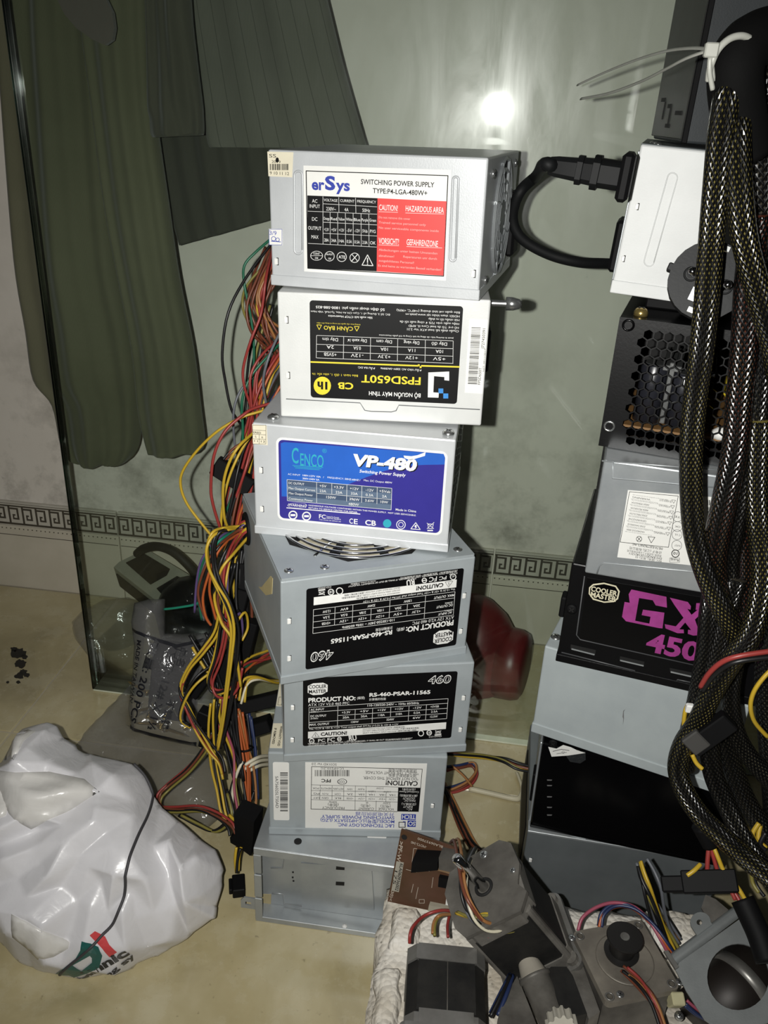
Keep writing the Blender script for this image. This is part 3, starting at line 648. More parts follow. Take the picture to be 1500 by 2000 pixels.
def master_label(f, s, rot, c):
    """black maker's label with white print; s(u, v) turns label fractions (as read) into crop points"""
    M_ = mat('label_black_gloss', '08080a', .35, var=.05, spec=.25)
    TL, TR, BR, BLc = c; a, b = uvrect(f, TL, TR, BR, BLc); lab = f.plate('label', rrect(a, b, .0018), M_, metric=True)
    W = Print(f, lab, inkw, .0003); hpx = abs(Vector(c[0]).lerp(Vector(c[1]), .5).y-Vector(c[3]).lerp(Vector(c[2]), .5).y)
    def t(body, u0, v, u1, hh, bold=0, sh=0):
        p, q_ = s(u0, v), s(u1, v); W.text(body, *p, *q_, hh*hpx, rot=rot, bold=bold, shear=sh)
    def ln(*uv, w=2): W.line(*[s(*q) for q in uv], w=w)
    W.poly([s(*q) for q in ((.03, .10), (.065, .065), (.13, .065), (.16, .10), (.16, .20), (.125, .24), (.065, .24), (.03, .20))])
    Kk = Print(f, lab, M_, .0004)
    for bd, v in (('COOLER', .115), ('MASTER', .185)):
        p, q_ = s(.037, v), s(.153, v); Kk.text(bd, *p, *q_, .052*hpx, rot=rot, bold=2)
    t('460', .815, .12, .965, .12, 3.0, .1)
    p, q_ = s(.82, .12), s(.96, .12); Kk.text('460', *p, *q_, .105*hpx, rot=rot, bold=-.3, shear=.1)
    t('PRODUCT NO:', .035, .315, .345, .065, 3); t('(編號)', .355, .325, .405, .035); t('RS-460-PSAR-11565', .435, .295, .835, .055, 2.6); t('計算機的性能', .435, .36, .545, .03)
    t('ATX 12V V2.0 460 PFC', .035, .385, .305, .04); t('AC INPUT', .05, .455, .14, .03, 1); t('DC OUTPUT', .05, .55, .155, .03, 1); t('MAX. OUTPUT', .045, .675, .175, .032, 1)
    t('(交流輸入)', .05, .488, .10, .018); t('(直流輸出)', .05, .585, .10, .018); t('110-120/220-240V ~ 10/6a 60/50Hz', .425, .45, .765, .032, .8)
    for u, a1, a2 in ((.285, '+3.3V', '20A'), (.405, '+5V', '20A'), (.52, '+12V', '118A'), (.635, '+12V', '218A'), (.755, '-12V', '0.5A'), (.87, '+5VSB', '2.5A')):
        t(a1, u-.028, .525, u+.028, .032, .6); t(a2, u-.022, .60, u+.022, .032, .6)
    for u, a1 in ((.345, '130W'), (.58, '324W'), (.755, '6W'), (.87, '12.5W')): t(a1, u-.025, .675, u+.025, .032, .6)
    ln((.04, .42), (.955, .42), (.955, .72), (.04, .72), (.04, .42))
    for v, u0, u1 in ((.49, .04, .955), (.565, .23, .955), (.64, .04, .955)): ln((u0, v), (u1, v))
    ln((.23, .42), (.23, .72)); ln((.345, .49), (.345, .64)); ln((.46, .49), (.46, .72)); ln((.58, .49), (.58, .64)); ln((.70, .49), (.70, .72)); ln((.815, .49), (.815, .72))
    t('The +3.3V & +5V & +12V Total output shall 377.9w (+3.3V & +5V & +12V', .04, .745, .635, .026)
    W.poly([s(*q) for q in ((.035, .775), (.955, .775), (.955, .875), (.035, .875))])
    def k_(body, u0, v, u1, hh, bold=0):
        p, q_ = s(u0, v), s(u1, v); Kk.text(body, *p, *q_, hh*hpx, rot=rot, bold=bold)
    k_('CAUTION!', .12, .825, .295, .05, 3); k_('HAZARDOUS VOLTAGE INSIDE! (高壓電危險)', .40, .795, .68, .018, .8); k_('DO NOT OPEN POWER SUPPLY COVER! (不要打開電源供應器)', .40, .825, .775, .018, .8); k_('SELECT THE RIGHT INPUT VOLTAGE! (選擇正確的輸入電壓)', .40, .855, .76, .018, .8)
    Kk.line(*[s(*q) for q in ((.06, .862), (.085, .79), (.11, .862), (.06, .862))], w=2).line(s(.085, .81), s(.082, .835), s(.088, .835), s(.085, .855), w=2)
    for u, r in ((.06, .024), (.79, .027), (.845, .024), (.245, .02)):
        x, y = s(u, .915); W.circ(x, y, r*hpx*1.7, 5)
    t('c', .052, .915, .068, .03, 1); t('PC', .103, .915, .15, .045, 1); t('FC', .165, .915, .215, .06, 1); t('RU', .305, .91, .36, .07, 2.5, -.2); t('10', .836, .915, .855, .03, 2); ln((.235, .915), (.255, .915), w=5)
    x0, y0 = s(.885, .89); x1, y1 = s(.925, .935); W.line((x0, y0), (x1, y1), w=3).line((x0, y1), (x1, y0), w=3); ln((.888, .90), (.922, .90), (.918, .935), (.892, .935), (.888, .90)); ln((.885, .955), (.925, .955), w=7)
    t('CO159XD', .845, .978, .93, .022); t('N11298', .035, .952, .085, .015); t('E308137', .30, .95, .355, .015)
    t('"AS SEALED STICK WAS REMOVED, LOST OR DAMAGED, IT SHALL BE OUT OF WARRANTY VALIDITY!"', .035, .967, .735, .020, .6); t('(密封標籤撕毀，遺失或損壞，即失去保固效力)', .035, .988, .40, .014); t('MADE IN CHINA (中國製造)', .56, .985, .72, .015)
    return lab
Qc = [Vector(p) for p in ((440, 378), (1335, 268), (1300, 715), (428, 835))]
def s_(u, v, Q=Qc): u, v = 1-u, 1-v; return tuple(Q[0].lerp(Q[1], u).lerp(Q[3].lerp(Q[2], u), v))
master_label(f, s_, 180, [tuple(q) for q in Qc])
tabs(cmu, [(337, 568), (337, 782), (1342, 422), (1322, 626)], f)
for x, y in ((.008, .010), (w-.010, .010), (w*.23, .009), (w-.012, d-.012)): screw(cmu, (x, y, h), (0, 0, 1), .0034, .0012)
fl_ = Face(cmu, (0, d, 0), (0, -1, 0), (0, 0, 1), (450, 1020, .34))
fl_.plate('torn_paper_seal', [(162, 370), (180, 372), (232, 308), (244, 322), (240, 412), (205, 420), (188, 400)], mat('tan_paper', 'c9b987', .7))
obj('cable_grommet', MB().ring((-.0006, d-.020, h-.022), (1, 0, 0), .0115, .0022, 24, 6), blackp, cmu)
obj('cable_hole', MB().cyl((-.0004, d-.020, h-.022), (.001, d-.020, h-.022), .0105), dark, cmu)

# ------------------------------------------------------------------ 5: its twin the right way up
cml = shell('power_supply', 'grey power supply with upright black label, fifth from top of left stack', LB['cmlo'], greym, .0072)
f = Face(cml, crop=(450, 1260, .34))
Qd = [Vector(p) for p in ((418, 196), (1302, 143), (1272, 525), (415, 586))]
def s2(u, v, Q=Qd): return tuple(Q[0].lerp(Q[1], u).lerp(Q[3].lerp(Q[2], u), v))
master_label(f, s2, 0, [tuple(q) for q in Qd])
tabs(cml, [(357, 358), (355, 544), (1338, 303), (1320, 485)], f)

# ------------------------------------------------------------------ 6: the one with the white label, upside down
so = shell('power_supply', 'grey power supply with upside-down white label, sixth from top of left stack', LB['soly'], greym, .0075)
w, d, h = LB['soly'][6:]
f = Face(so, crop=(450, 1260, .34))
lab = f.plate('label', [(430, 672), (1130, 680), (1097, 1062), (430, 1048)], paper)
K = Print(f, lab, inkb, .0003); BL = Print(f, lab, inblue, .0003); W = Print(f, lab, inkw, .0004)
T(K, [('SO31XD Ver 2.0', 467, 682, 610, 685, 14), ('LC-HP235LZG', 520, 707, 650, 709, 12), ('*SELECT THE RIGHT VOLTAGE.', 773, 730, 1082, 737, 17), ('請選擇正確的電壓', 908, 717, 1070, 721, 14), ('*DO NOT REMOVE THIS COVER.', 762, 761, 1080, 769, 17), ('請不要移動此蓋板', 908, 746, 1068, 750, 14), ('CAUTION!', 892, 790, 1076, 795, 27, 2), ('PFC', 523, 777, 577, 779, 19, 2), ('CCC', 622, 784, 656, 785, 15, 1),
      ('VOLTAGE', 850, 940, 940, 943, 15), ('CURRENT', 735, 938, 824, 940, 15), ('FREQUENCY', 527, 932, 655, 936, 15), ('(电压)', 862, 924, 920, 926, 13), ('(电流)', 750, 920, 802, 922, 13), ('(频率)', 560, 914, 622, 917, 13), ('220V', 876, 906, 920, 908, 13), ('4A', 778, 905, 792, 905, 13), ('50Hz', 566, 900, 612, 902, 13)], rot=180)
for x0, c in ((902, ('+3.3V', '14A')), (845, ('+5V', '18A')), (784, ('+12V', '14A')), (726, ('-12V', '0.8A')), (660, ('+5VSB', '2A')), (590, ('BLK', 'COM')), (518, ('GRN', 'PS-ON')), (468, ('GRY', 'PG'))):
    k = (x0-468)*.018; T(K, [(c[0], x0+8, 876+k, x0+46, 877+k, 11), (c[1], x0+10, 852+k, x0+44, 853+k, 11)], rot=180)
T(K, [('110W', 878, 841, 920, 842, 10), ('168W', 790, 839, 832, 840, 10), ('215W', 838, 821, 880, 822, 10), ('9.6W', 732, 826, 770, 827, 11), ('10W', 670, 826, 700, 827, 11), ('RETURN', 590, 824, 648, 825, 11), ('REMOTE', 520, 822, 580, 823, 11), ('POK', 472, 821, 508, 822, 11)], rot=180)
K.poly([(964, 815), (1092, 818), (1080, 956), (958, 954)])
T(W, [('AC~', 1010, 941, 1046, 942, 13), ('INPUT', 992, 926, 1046, 928, 12), ('(交流输入)', 984, 911, 1066, 913, 12), ('MAX.DC', 998, 891, 1062, 893, 12), ('OUTPUT', 990, 877, 1060, 879, 12), ('(最大直流输出)', 974, 862, 1074, 864, 11), ('Combined Power', 968, 840, 1082, 843, 10), ('(合并功率)', 988, 826, 1062, 828, 11)], rot=180)
K.line((467, 696), (1102, 711), w=3).line((1102, 711), (1080, 956), w=3).line((467, 696), (463, 940), w=3).line((463, 940), (958, 955), w=3)
for y0, y1 in ((801, 814), (834, 842), (862, 872), (886, 900)): K.line((466, y0), (964, y1), w=2)
for x, y0, y1 in ((516, 803, 887), (585, 804, 889), (652, 805, 890), (718, 806, 948), (780, 808, 894), (838, 893, 951), (895, 845, 900)): K.line((x, y0), (x-2, y1), w=2)
K.bars(486, 716, 684, 752, 5, 46); K.circ(642, 783, 28, 4, ry=17)
T(BL, [('L&C TECHNOLOGY INC.', 615, 1030, 940, 1039, 19, 1.4), ('MODEL(型号):LC-HP235ATX (LZG)', 518, 1004, 942, 1014, 18, 1.2), ('SWITCHING POWER SUPPLY', 523, 983, 942, 992, 18, 1.2), ('开关电源供应器', 718, 966, 940, 971, 17)], rot=180)
BL.poly([(982, 968), (1066, 970), (1064, 1004), (980, 1002)]).poly([(1018, 1006), (1066, 1007), (1064, 1043), (1016, 1042)]); K.frame(968, 1016, 1004, 1045, 4)
T(W, [('TECH', 986, 985, 1062, 987, 24, 2), ('SO', 1022, 1024, 1062, 1025, 24, 2)], rot=180); T(BL, [('L', 990, 1024, 1006, 1024, 24, 2), ], rot=180)
a, b = uvrect(f, (245, 672), (338, 673), (338, 1005), (248, 1004)); st = f.plate('barcode_sticker', rrect(a, b, .0015), paper, metric=True); K = Print(f, st, inkb, .0003)
K.bars(286, 730, 330, 956, 9, 44, True); T(K, [('5A75602SLTS0AD', 268, 752, 268, 934, 18)], rot=-90)
tabs(so, [(1160, 922)], f)
ft = Face(so, (0, 0, h), (1, 0, 0), (0, 1, 0), (450, 1260, .34))
st = ft.plate('warranty_sticker', [(246, 450), (304, 450), (298, 592), (226, 590)], cream); K = Print(ft, st, inkb, .0003)
T(K, [('WARRANTY VOID', 288, 466, 284, 582, 14, 2), ('IF REMOVED', 260, 478, 246, 570, 14, 2)], rot=-90)
st = ft.plate('approval_sticker', [(283, 222), (302, 222), (298, 352), (262, 350)], cream); K = Print(ft, st, inkb, .0003); K.line((272, 345), (292, 346), (300, 300), (280, 299), (272, 345), w=2)

# ------------------------------------------------------------------ 7: the bare open case at the bottom
B7 = LB['open']; w, d, h = B7[6:]
op = thing('power_supply_case', 'empty open steel case with bare inner panel at the bottom of left stack', 'metal case', boxM(*B7[:6]))
obj('top_panel', MB().box((0, 0, h-.0012), (w, d, h), .0004), zinc, op)
obj('bottom_panel', MB().box((0, 0, 0), (w, d, .0012), .0004), zinc, op)
obj('side_panel', MB().box((0, 0, .0012), (.0012, d, h-.0012), .0004), zinc, op)
obj('side_panel', MB().box((w-.0012, 0, .0012), (w, d, h-.0012), .0004), zinc, op)
obj('back_panel', MB().box((.0012, .017, .0012), (w-.0012, .0182, h-.0012), .0003), zinc, op)
obj('front_lip', MB().box((0, -.0008, h-.008), (w, .0004, h), .0004), zinc, op)
obj('front_lip', MB().box((0, -.0008, 0), (w, .0004, .006), .0004), zinc, op)
for z0, z1 in ((.002, .028), (.030, .056), (.058, .079)): obj('side_flange', MB().box((-.0002, -.0010, z0), (.0062, .0004, z1), .0004), zinc, op)
fb = Face(op, (0, .017, 0), crop=(440, 1600, .2533))
obj('raised_panel', MB().prism([tuple(fb.uv(*p)) for p in ((585, 328), (1130, 362), (1150, 690), (590, 640))], .0016, fb.M), zinc, op)
rib(fb, [(352, 372), (440, 374), (455, 290), (1300, 345)], zinc, op); rib(fb, [(360, 570), (445, 575), (455, 655), (590, 668)], zinc, op)
for x, y in ((890, 363), (888, 483)): fb.plate('vent_slot', [(x-32, y-14), (x+34, y-10), (x+32, y+16), (x-34, y+12)], dark, .0019)
for x, y in ((522, 408), (520, 448), (526, 475), (1286, 316)): fb.plate('punched_hole', [(x-7, y-5), (x+6, y-6), (x+7, y+5), (x-5, y+6)], dark, .0003)
fb.plate('floor_cutout', [(268, 575), (355, 578), (352, 655), (330, 680), (266, 678)], mat('cutout_beige', 'a89c78', .6), .0003)
ftop = Face(op, (0, 0, h), (1, 0, 0), (0, 1, 0), (440, 1600, .2533))
c = ftop.uv(560, 172); obj('screw_hole', MB().lathe((c.x, c.y, h), (0, 0, 1), [(0, .0032), (.0005, .0032), (.0006, .002)], 16), dark, op)
ftop.plate('bright_scratch', [(1095, 134), (1243, 138), (1240, 148), (1096, 142)], inkw, .0002)
obj('mounting_ear', MB().prism([(-.013, .0), (.001, .0), (.001, .013), (-.010, .013), (-.013, .009)], .0012, Matrix.Translation((0, .002, .012)) @ Matrix.Rotation(PI/2, 4, 'X'), [[(-.009, .004), (-.004, .004), (-.004, .008), (-.009, .008)]]), zinc, op)

# ================================================================== the right stack
# ------------------------------------------------------------------ plain grey one on the floor
gb_ = shell('power_supply', 'plain dark grey power supply standing on the floor under the right stack', LB['gbot'], dgrey, None)
w, d, h = LB['gbot'][6:]
f = Face(gb_, crop=(1000, 1400, .3333)); tabs(gb_, [(108, 838)], f, inkw)
obj('top_flange', MB().box((.0, -.0006, h-.002), (w, .012, h+.0002), .0003), zinc, gb_)
obj('side_vent_plate', MB().box((-.0008, .02, .02), (.0002, .12, .07), .0004), blackp, gb_)
# ------------------------------------------------------------------ black one
bk = shell('power_supply', 'glossy black power supply with a torn paper seal, second from bottom of right stack', LB['black'], blackm, .004)
w, d, h = LB['black'][6:]
f = Face(bk, crop=(1000, 1400, .3333))
obj('side_panel', MB().box((-.0022, .004, .002), (-.0004, d-.002, h-.002), .0005), zinc, bk)
obj('side_clip', MB().box((-.0042, .006, .022), (-.0018, .020, .052), .001), blackp, bk)
lab = f.plate('torn_seal', [(213, 176), (260, 186), (300, 165), (345, 178), (380, 195), (430, 210), (330, 225), (232, 232)], paper, .0004)
K = Print(f, lab, inkg, .0005); K.line((240, 200), (290, 188), (335, 195), w=4).line((262, 214), (320, 206), w=3).circ(300, 205, 8, 2)
f.plate('clear_tape', [(330, 190), (430, 205), (432, 250), (400, 272), (340, 262), (318, 230)], mat('clear_tape', '2a2c2e', .08, spec=1., bump=1., bscale=260), .0003)
screw(bk, (f.uv(240, 155).x, -.0002, f.uv(240, 155).y), (0, -1, 0), .0034, .0012, blackp)
for y in (370, 402, 468, 530, 575): f.plate('edge_nick', [(205, y-3), (235, y-2), (232, y+3), (207, y+3)], inkg, .0003)
f.plate('bright_foil_strip', [(325, 692), (432, 706), (432, 716), (325, 700)], zinc, .0006)
# ------------------------------------------------------------------ plain light grey one
gy = shell('power_supply', 'plain light grey power supply without label, third from bottom of right stack', LB['grey'], steel('light_grey_paint', 'a9b1b2', '9fa7a9', .05, .5), .0095)
w, d, h = LB['grey'][6:]
f = Face(gy, crop=(1000, 1080, .3333))
f.plate('scratch', [(648, 960), (652, 925), (664, 916), (655, 930), (656, 970), (650, 1010), (652, 970)], inkg, .00015)
ft = Face(gy, (0, 0, h), (1, 0, 0), (0, 1, 0), (1000, 1080, .3333)); c = ft.uv(258, 495); screw(gy, (c.x, c.y, h), (0, 0, 1), .0042, .0018)
# ------------------------------------------------------------------ black one with magenta lettering
gx = shell('power_supply', 'matt black power supply with big magenta letters, middle of right stack', LB['gx'], mat('satin_black', '08080a', .38, spec=.3, bump=.15, bscale=700), .007)
w, d, h = LB['gx'][6:]
f = Face(gx, crop=(1000, 1080, .3333)); gr = mat('edge_grey', '4a4b4d', .4)
rib(f, [(425, 135), (378, 480), (400, 508), (1090, 662)], gr, gx, .0005, name='panel_rim')
pl = f.plate('face_panel', [(440, 145), (1290, 290), (1240, 690), (395, 498)], mat('panel_black', '070708', .3, bump=.1, bscale=700, spec=.3), .0003)
mag = mat('magenta_ink', '9a3a84', .5, col2='85306f'); M_ = Print(f, pl, mag, .0005, 'magenta_lettering'); W = Print(f, pl, mat('cream_ink', 'cfc9ad', .5), .0005, 'maker_badge'); K = Print(f, pl, blackm, .0006)
# G
M_.poly([(700, 212), (905, 255), (908, 318), (842, 305), (825, 275), (745, 262), (722, 395), (805, 412), (812, 372), (760, 362), (768, 330), (893, 348), (882, 440), (860, 438), (668, 398), (645, 372), (660, 285), (690, 290), (684, 240)])
# X
M_.poly([(925, 260), (1030, 285), (1075, 345), (1080, 292), (1118, 292), (1112, 350), (1072, 388), (1095, 455), (1092, 480), (1062, 482), (1020, 468), (970, 468), (900, 440), (895, 415), (960, 428), (1005, 378), (950, 300)])
K.poly([(1028, 325), (1046, 330), (1050, 300), (1066, 302), (1064, 332), (1088, 330), (1052, 360)]).poly([(980, 445), (1015, 405), (1050, 450), (1032, 447), (1030, 475), (1008, 470), (1006, 446)])
T(M_, [('450', 790, 518, 1105, 575, 112, 3)])
W.poly([(452, 200), (475, 180), (540, 172), (610, 190), (632, 222), (622, 268), (598, 286), (540, 290), (475, 272), (450, 238)])
Kb = Print(f, pl, blackm, .0006); Kb.poly([(459, 204), (478, 188), (540, 180), (606, 197), (623, 225), (614, 263), (594, 278), (540, 282), (480, 264), (457, 236)])
W2 = Print(f, pl, mat('cream_ink', 'cfc9ad', .5), .0007, 'maker_badge'); T(W2, [('COOLER', 465, 205, 617, 236, 30, 2.5), ('MASTER', 462, 238, 612, 268, 30, 2.5)])
for p in ([(350, 556), (485, 590), (483, 597), (349, 563)], [(634, 623), (772, 655), (771, 662), (634, 630)], [(930, 690), (1070, 722), (1068, 729), (930, 698)]):
    f.plate('slot_edge', p, zinc, .0008)
for p in ([(345, 535), (492, 568), (487, 598), (343, 560)], [(634, 604), (776, 636), (772, 664), (630, 628)], [(925, 672), (1075, 704), (1070, 730), (925, 695)]): f.plate('slot', p, dark, .0005)
rib(f, [(290, 582), (720, 690), (722, 712), (950, 765), (970, 742), (1080, 765)], gr, gx, .0005, name='flange_seam')
screw(gx, (f.uv(350, 328).x, -.0002, f.uv(350, 328).y), (0, -1, 0), .004, .0014, blackp)
obj('side_latch', MB().box((-.004, .004, h*.42), (.0002, .016, h*.62), .001), blackp, gx)
# ------------------------------------------------------------------ bare metal one with a white label, upside down
de = shell('power_supply', 'bare metal power supply with upside-down white warning label behind the sleeved cables', LB['delta'], zinc, None)
w, d, h = LB['delta'][6:]
f = Face(de, crop=(1020, 580, .32))
rib(f, [(555, 1000), (550, 1105), (960, 1142), (1240, 1168)], zinc, de, .0006); rib(f, [(455, 1690), (470, 1640), (500, 1622), (1000, 1672), (1240, 1700)], zinc, de, .0006); rib(f, [(486, 1000), (1240, 1060)], zinc, de, .0006)
lab = f.plate('label', [(645, 1178), (1245, 1228), (1195, 1655), (580, 1588)], paper); K = Print(f, lab, inkb, .0003); G = Print(f, lab, inkg, .0003)
K.line((655, 1188), (952, 1214), (892, 1527), (598, 1495), (655, 1188), w=3)
for i, (s1, s2_) in enumerate((('警告: 内有高压电, 禁止打开', 'WARNING'), ('ATENCAO:', 'AREA PERIGOSA'), ('PRECAUCION:', 'AREA PELIGROSA'), ('ATTENZIONE:', 'ZONA PERICOLOSA'), ('VORSICHT!', 'GEFAHRENZONE'), ('ATTENTION:', 'ZONE DANGEREUSE'), ('WARNING:', 'HAZARDOUS AREA'))):
    y = 1228+i*33; x = 912-i*6
    T(K, [(s1, x-75, y+12, x, y+18, 11), (s2_, x-240, y-4, x-130, y+6, 11)], rot=180)
    T(G, [('No user serviceable components inside this power supply', x-250, y+10, x-85, y+24, 6), ('Refer servicing to qualified service personnel only', x-240, y-14, x-20, y+3, 6)], rot=180)
    K.line((x, y+10), (x+24, y+12), (x+12, y+30), (x, y+10), w=2)
K.circ(713, 1476, 18, 3).line((702, 1463), (724, 1489), w=3).line((724, 1463), (702, 1489), w=3).line((768, 1462), (810, 1466), (787, 1500), (768, 1462), w=3)
T(K, [('DELTA ELECTRONICS, INC.', 668, 1512, 858, 1532, 14, 1), ('达电子 (江苏) 有限公司', 655, 1535, 852, 1556, 14), ('制造商: 仙达电子工业股份有限公司', 640, 1552, 850, 1575, 12), ('D/C:EAQD1251421211', 652, 1570, 852, 1592, 13, 1), ('REV: (版本): 版次): 03', 690, 1590, 850, 1608, 12), ('RoHS', 905, 1600, 955, 1606, 14, 1), ('10', 922, 1563, 946, 1566, 18, 1)], rot=180)
K.circ(935, 1565, 25, 5).frame(900, 1592, 960, 1618, 2)
for y, n in ((1340, 'TE'), (1400, 'OK'), (1450, 'C UL'), (1515, 'HI-POT')): G.circ(948-(y-1340)*.03, y, 32, 3); T(K, [(n, 930, y, 965, y+3, 12)], rot=180)
K.bars(1130, 1238, 1195, 1270, 11, 12); T(K, [('DQU0DD', 1128, 1290, 1205, 1298, 14), ('P/N 304-1200', 1130, 1312, 1200, 1320, 12)], rot=180)
g = MB(); fL = Face(de, (0, d, 0), (0, -1, 0), (0, 0, 1))
for j in range(14):
    for i in range(9): g.box((d-.022-j*.0078, .010+i*.0078, -.0003), (d-.017-j*.0078, .0145+i*.0078, .0002), 0, 1, fL.M)
tag(obj('side_vent_slots', g, dark, de), kind='stuff')
# ------------------------------------------------------------------ black perforated one
B_ = LB['perf']; w, d, h = B_[6:]
pf = thing('power_supply', 'black power supply with honeycomb perforated front under the white one', 'power supply', boxM(*B_[:6]), 'stacked computer power supplies')
hx = []; p_ = .0063; r_ = .00318
for j in range(16):
    z = .0072+j*p_*.866
    if z > h-.0060: break
    for i in range(26):
        x = .016+i*p_+(j % 2)*p_/2+(.004 if j in (0,) else 0)
        if x > w-.010: break
        hx.append([(x+r_*math.cos(rad(30+60*k)), z+r_*math.sin(rad(30+60*k))) for k in range(6)])
Mf = Matrix.Rotation(PI/2, 4, 'X')
obj('perforated_front', MB().prism([(0, 0), (w, 0), (w, h), (0, h)], .0009, Mf @ Matrix.Translation((0, 0, -.0009)), hx), mat('honeycomb_enamel', '0a0a0b', .32, bump=.1, bscale=500, spec=.5), pf)
obj('top_cover', MB().box((0, .0009, h-.001), (w, d, h), .0003), blackm, pf); obj('bottom_cover', MB().box((0, .0009, 0), (w, d, .001), .0003), blackm, pf)
obj('side_panel', MB().box((0, .0009, .001), (.001, d, h-.001), .0003), steel('painted_side_reflection', '8a8878', '77755f', .5, .35), pf); obj('side_panel', MB().box((w-.001, .0009, .001), (w, d, h-.001), .0003), blackm, pf)  # left panel's grey-brown colour is a painted reflection on black enamel
obj('back_panel', MB().box((.001, d-.001, .001), (w-.001, d, h-.001), 0), dark, pf)
obj('cover_rail', MB().box((.012, .040, h), (.042, d-.02, h+.0068), .001), blackp, pf)
yel = mat('transformer_tape_yellow', 'c8b026', .5); obj('transformer', MB().box((.072, .030, .036), (.086, .052, .056), .002), yel, pf)
obj('transformer', MB().box((.108, .026, .030), (.128, .05, .056), .002), mat('tan_core', '9c7a4a', .6), pf)
obj('circuit_board', MB().box((.006, .012, .012), (w-.006, d-.01, .0136), 0), mat('board_brown', '7a5a34', .5), pf)
for x, r, hh in ((.026, .009, .04), (.046, .008, .036), (.098, .006, .03), (.136, .009, .04), (.150, .007, .03)):
    c_ = obj('capacitor', MB().lathe((x, .030, .0136), (0, 0, 1), [(0, r), (hh-.001, r), (hh, r*.9), (hh, .0001)], 18), mat('capacitor_sleeve', '23242a', .3), pf, True)
    obj('capacitor_top', MB().lathe((x, .030, .0136+hh), (0, 0, 1), [(.0001, r*.85), (.0004, r*.8)], 18), screwm, c_)
for x in (.035, .056, .118): obj('heat_sink', MB().box((x, .018, .016), (x+.004, .07, .058), .0005).box((x-.004, .018, .052), (x+.008, .07, .056), .0005), screwm, pf)
obj('white_glue_blob', MB().lathe((.075, .016, .0136), (0, 0, 1), [(0, .006), (.004, .006), (.007, .002)], 12), inkw, pf, True)
f = Face(pf, crop=(1020, 580, .32))
for x, y in ((648, 172), (532, 788)): c = f.uv(x, y); obj('corner_hole_rim', MB().ring((c.x, -.0003, c.y), (0, 1, 0), .0032, .0008, 18, 5), blackm if y < 400 else screwm, pf)
ft = Face(pf, (0, 0, h), (1, 0, 0), (0, 1, 0), (1020, 580, .32)); c = ft.uv(722, 112); screw(pf, (c.x, c.y, h), (0, 0, 1), .0045, .005, mat('brass', 'a8935a', .3, .8))
# ------------------------------------------------------------------ the white one with the mains lead
wh = shell('power_supply', 'white power supply with mains lead plugged in, near the top of the right stack', LB['white'], steel('bright_white_steel', 'd3d5d4', 'cacccb', .0, .5), .0085)
w, d, h = LB['white'][6:]
f = Face(wh, crop=(980, 230, .3467))
rib(f, stadium(f, 962, 338, 830, 808, 28), wh.children[0].data.materials[0], wh, .0004)
tabs(wh, [(761, 500), (683, 793)], f, None, .002, .0034)
fL = Face(wh, (0, d, 0), (0, -1, 0), (0, 0, 1), (980, 230, .3467))
soc = fL.uv(735, 335)
obj('back_plate', MB().box((-.0010, .004, .004), (.0002, d-.004, h-.004), .0004), zinc, wh)
sy = d-soc.x; sz = soc.y
obj('mains_socket', MB().box((-.007, sy-.016, sz-.013), (.0, sy+.016, sz+.013), .002), blackp, wh)
obj('voltage_switch', MB().box((-.006, .030, .008), (0, .062, .042), .002), blackp, wh)
obj('top_cover', MB().box((.0, .002, h-.0005), (w, d, h+.0006), .0004), dgrey, wh); screw(wh, (.008, .03, h+.0005), (0, 0, 1), .0035, .0014); screw(wh, (.010, .010, h+.0005), (0, 0, 1), .0025, .001)
# ------------------------------------------------------------------ the dark upright box above it
Wm = boxM(*LB['white'][:6])
dk = thing('computer_drive_case', 'dark grey metal box standing upright on the white power supply', 'metal case', Matrix.Translation((.1138, .600, .6222)) @ Matrix.Rotation(rad(3), 4, 'Z') @ Matrix.Rotation(rad(.8), 4, 'Y'))
obj('body', MB().box((0, 0, 0), (.14, .090, .17), .0015, 2), steel('charcoal_steel', '33373a', '2c3032', .1, .5), dk)
obj('side_plate', MB().box((-.0012, .003, .002), (.0002, .092, .168), .0004), steel('slate_plate', '3d3e3b', '30312f', .3, .5), dk)
obj('front_rim', MB().box((-.0014, -.0016, 0), (.0022, .0006, .17), .0005), blackp, dk)
for y0, z0, y1, z1 in ((.012, .016, .030, .0185), (.045, .020, .055, .0225), (.066, .024, .078, .0265), (.040, .008, .052, .0105)): obj('slot', MB().box((-.0016, y0, z0), (-.0008, y1, z1), 0), dark, dk)
for y0, z0, z1 in ((.044, .010, .020), (.064, .013, .024)): obj('slot', MB().box((-.0016, y0, z0), (-.0008, y0+.0022, z1), 0), dark, dk)

# ================================================================== mains lead and braided cables on the right
lead = thing('mains_lead', 'black mains lead looping from the white power supply to a round plug', 'power cord', Matrix.Translation(Wm @ Vector((-.007, sy, sz))))
S0 = Wm @ Vector((-.007, sy, sz)); ax = (Wm.to_3x3() @ Vector((-1, 0, 0))).normalized(); ax = (ax+Vector((0, 0, .03))).normalized()
side = ax.cross(Vector((0, 0, 1))).normalized(); upv = side.cross(ax)
def lead_sec(l, a, b): return [S0+ax*l+side*(a*sx)+upv*(b*sz_) for sx, sz_ in ((-1, -.6), (-.6, -1), (.6, -1), (1, -.6), (1, .6), (.6, 1), (-.6, 1), (-1, .6))]
mb = MB(); secs = [(0, .011, .0085), (.016, .011, .0085), (.0165, .0125, .0100), (.022, .0125, .0100), (.0225, .0095, .0078), (.030, .0085, .0075), (.0305, .0098, .0085), (.035, .0098, .0085), (.0355, .0072, .0068), (.052, .0062, .006), (.058, .0052, .0052)]
vs = [p for s_1 in secs for p in lead_sec(s_1[0]*.70, s_1[1]*.92, s_1[2]*.92)]; n = 8
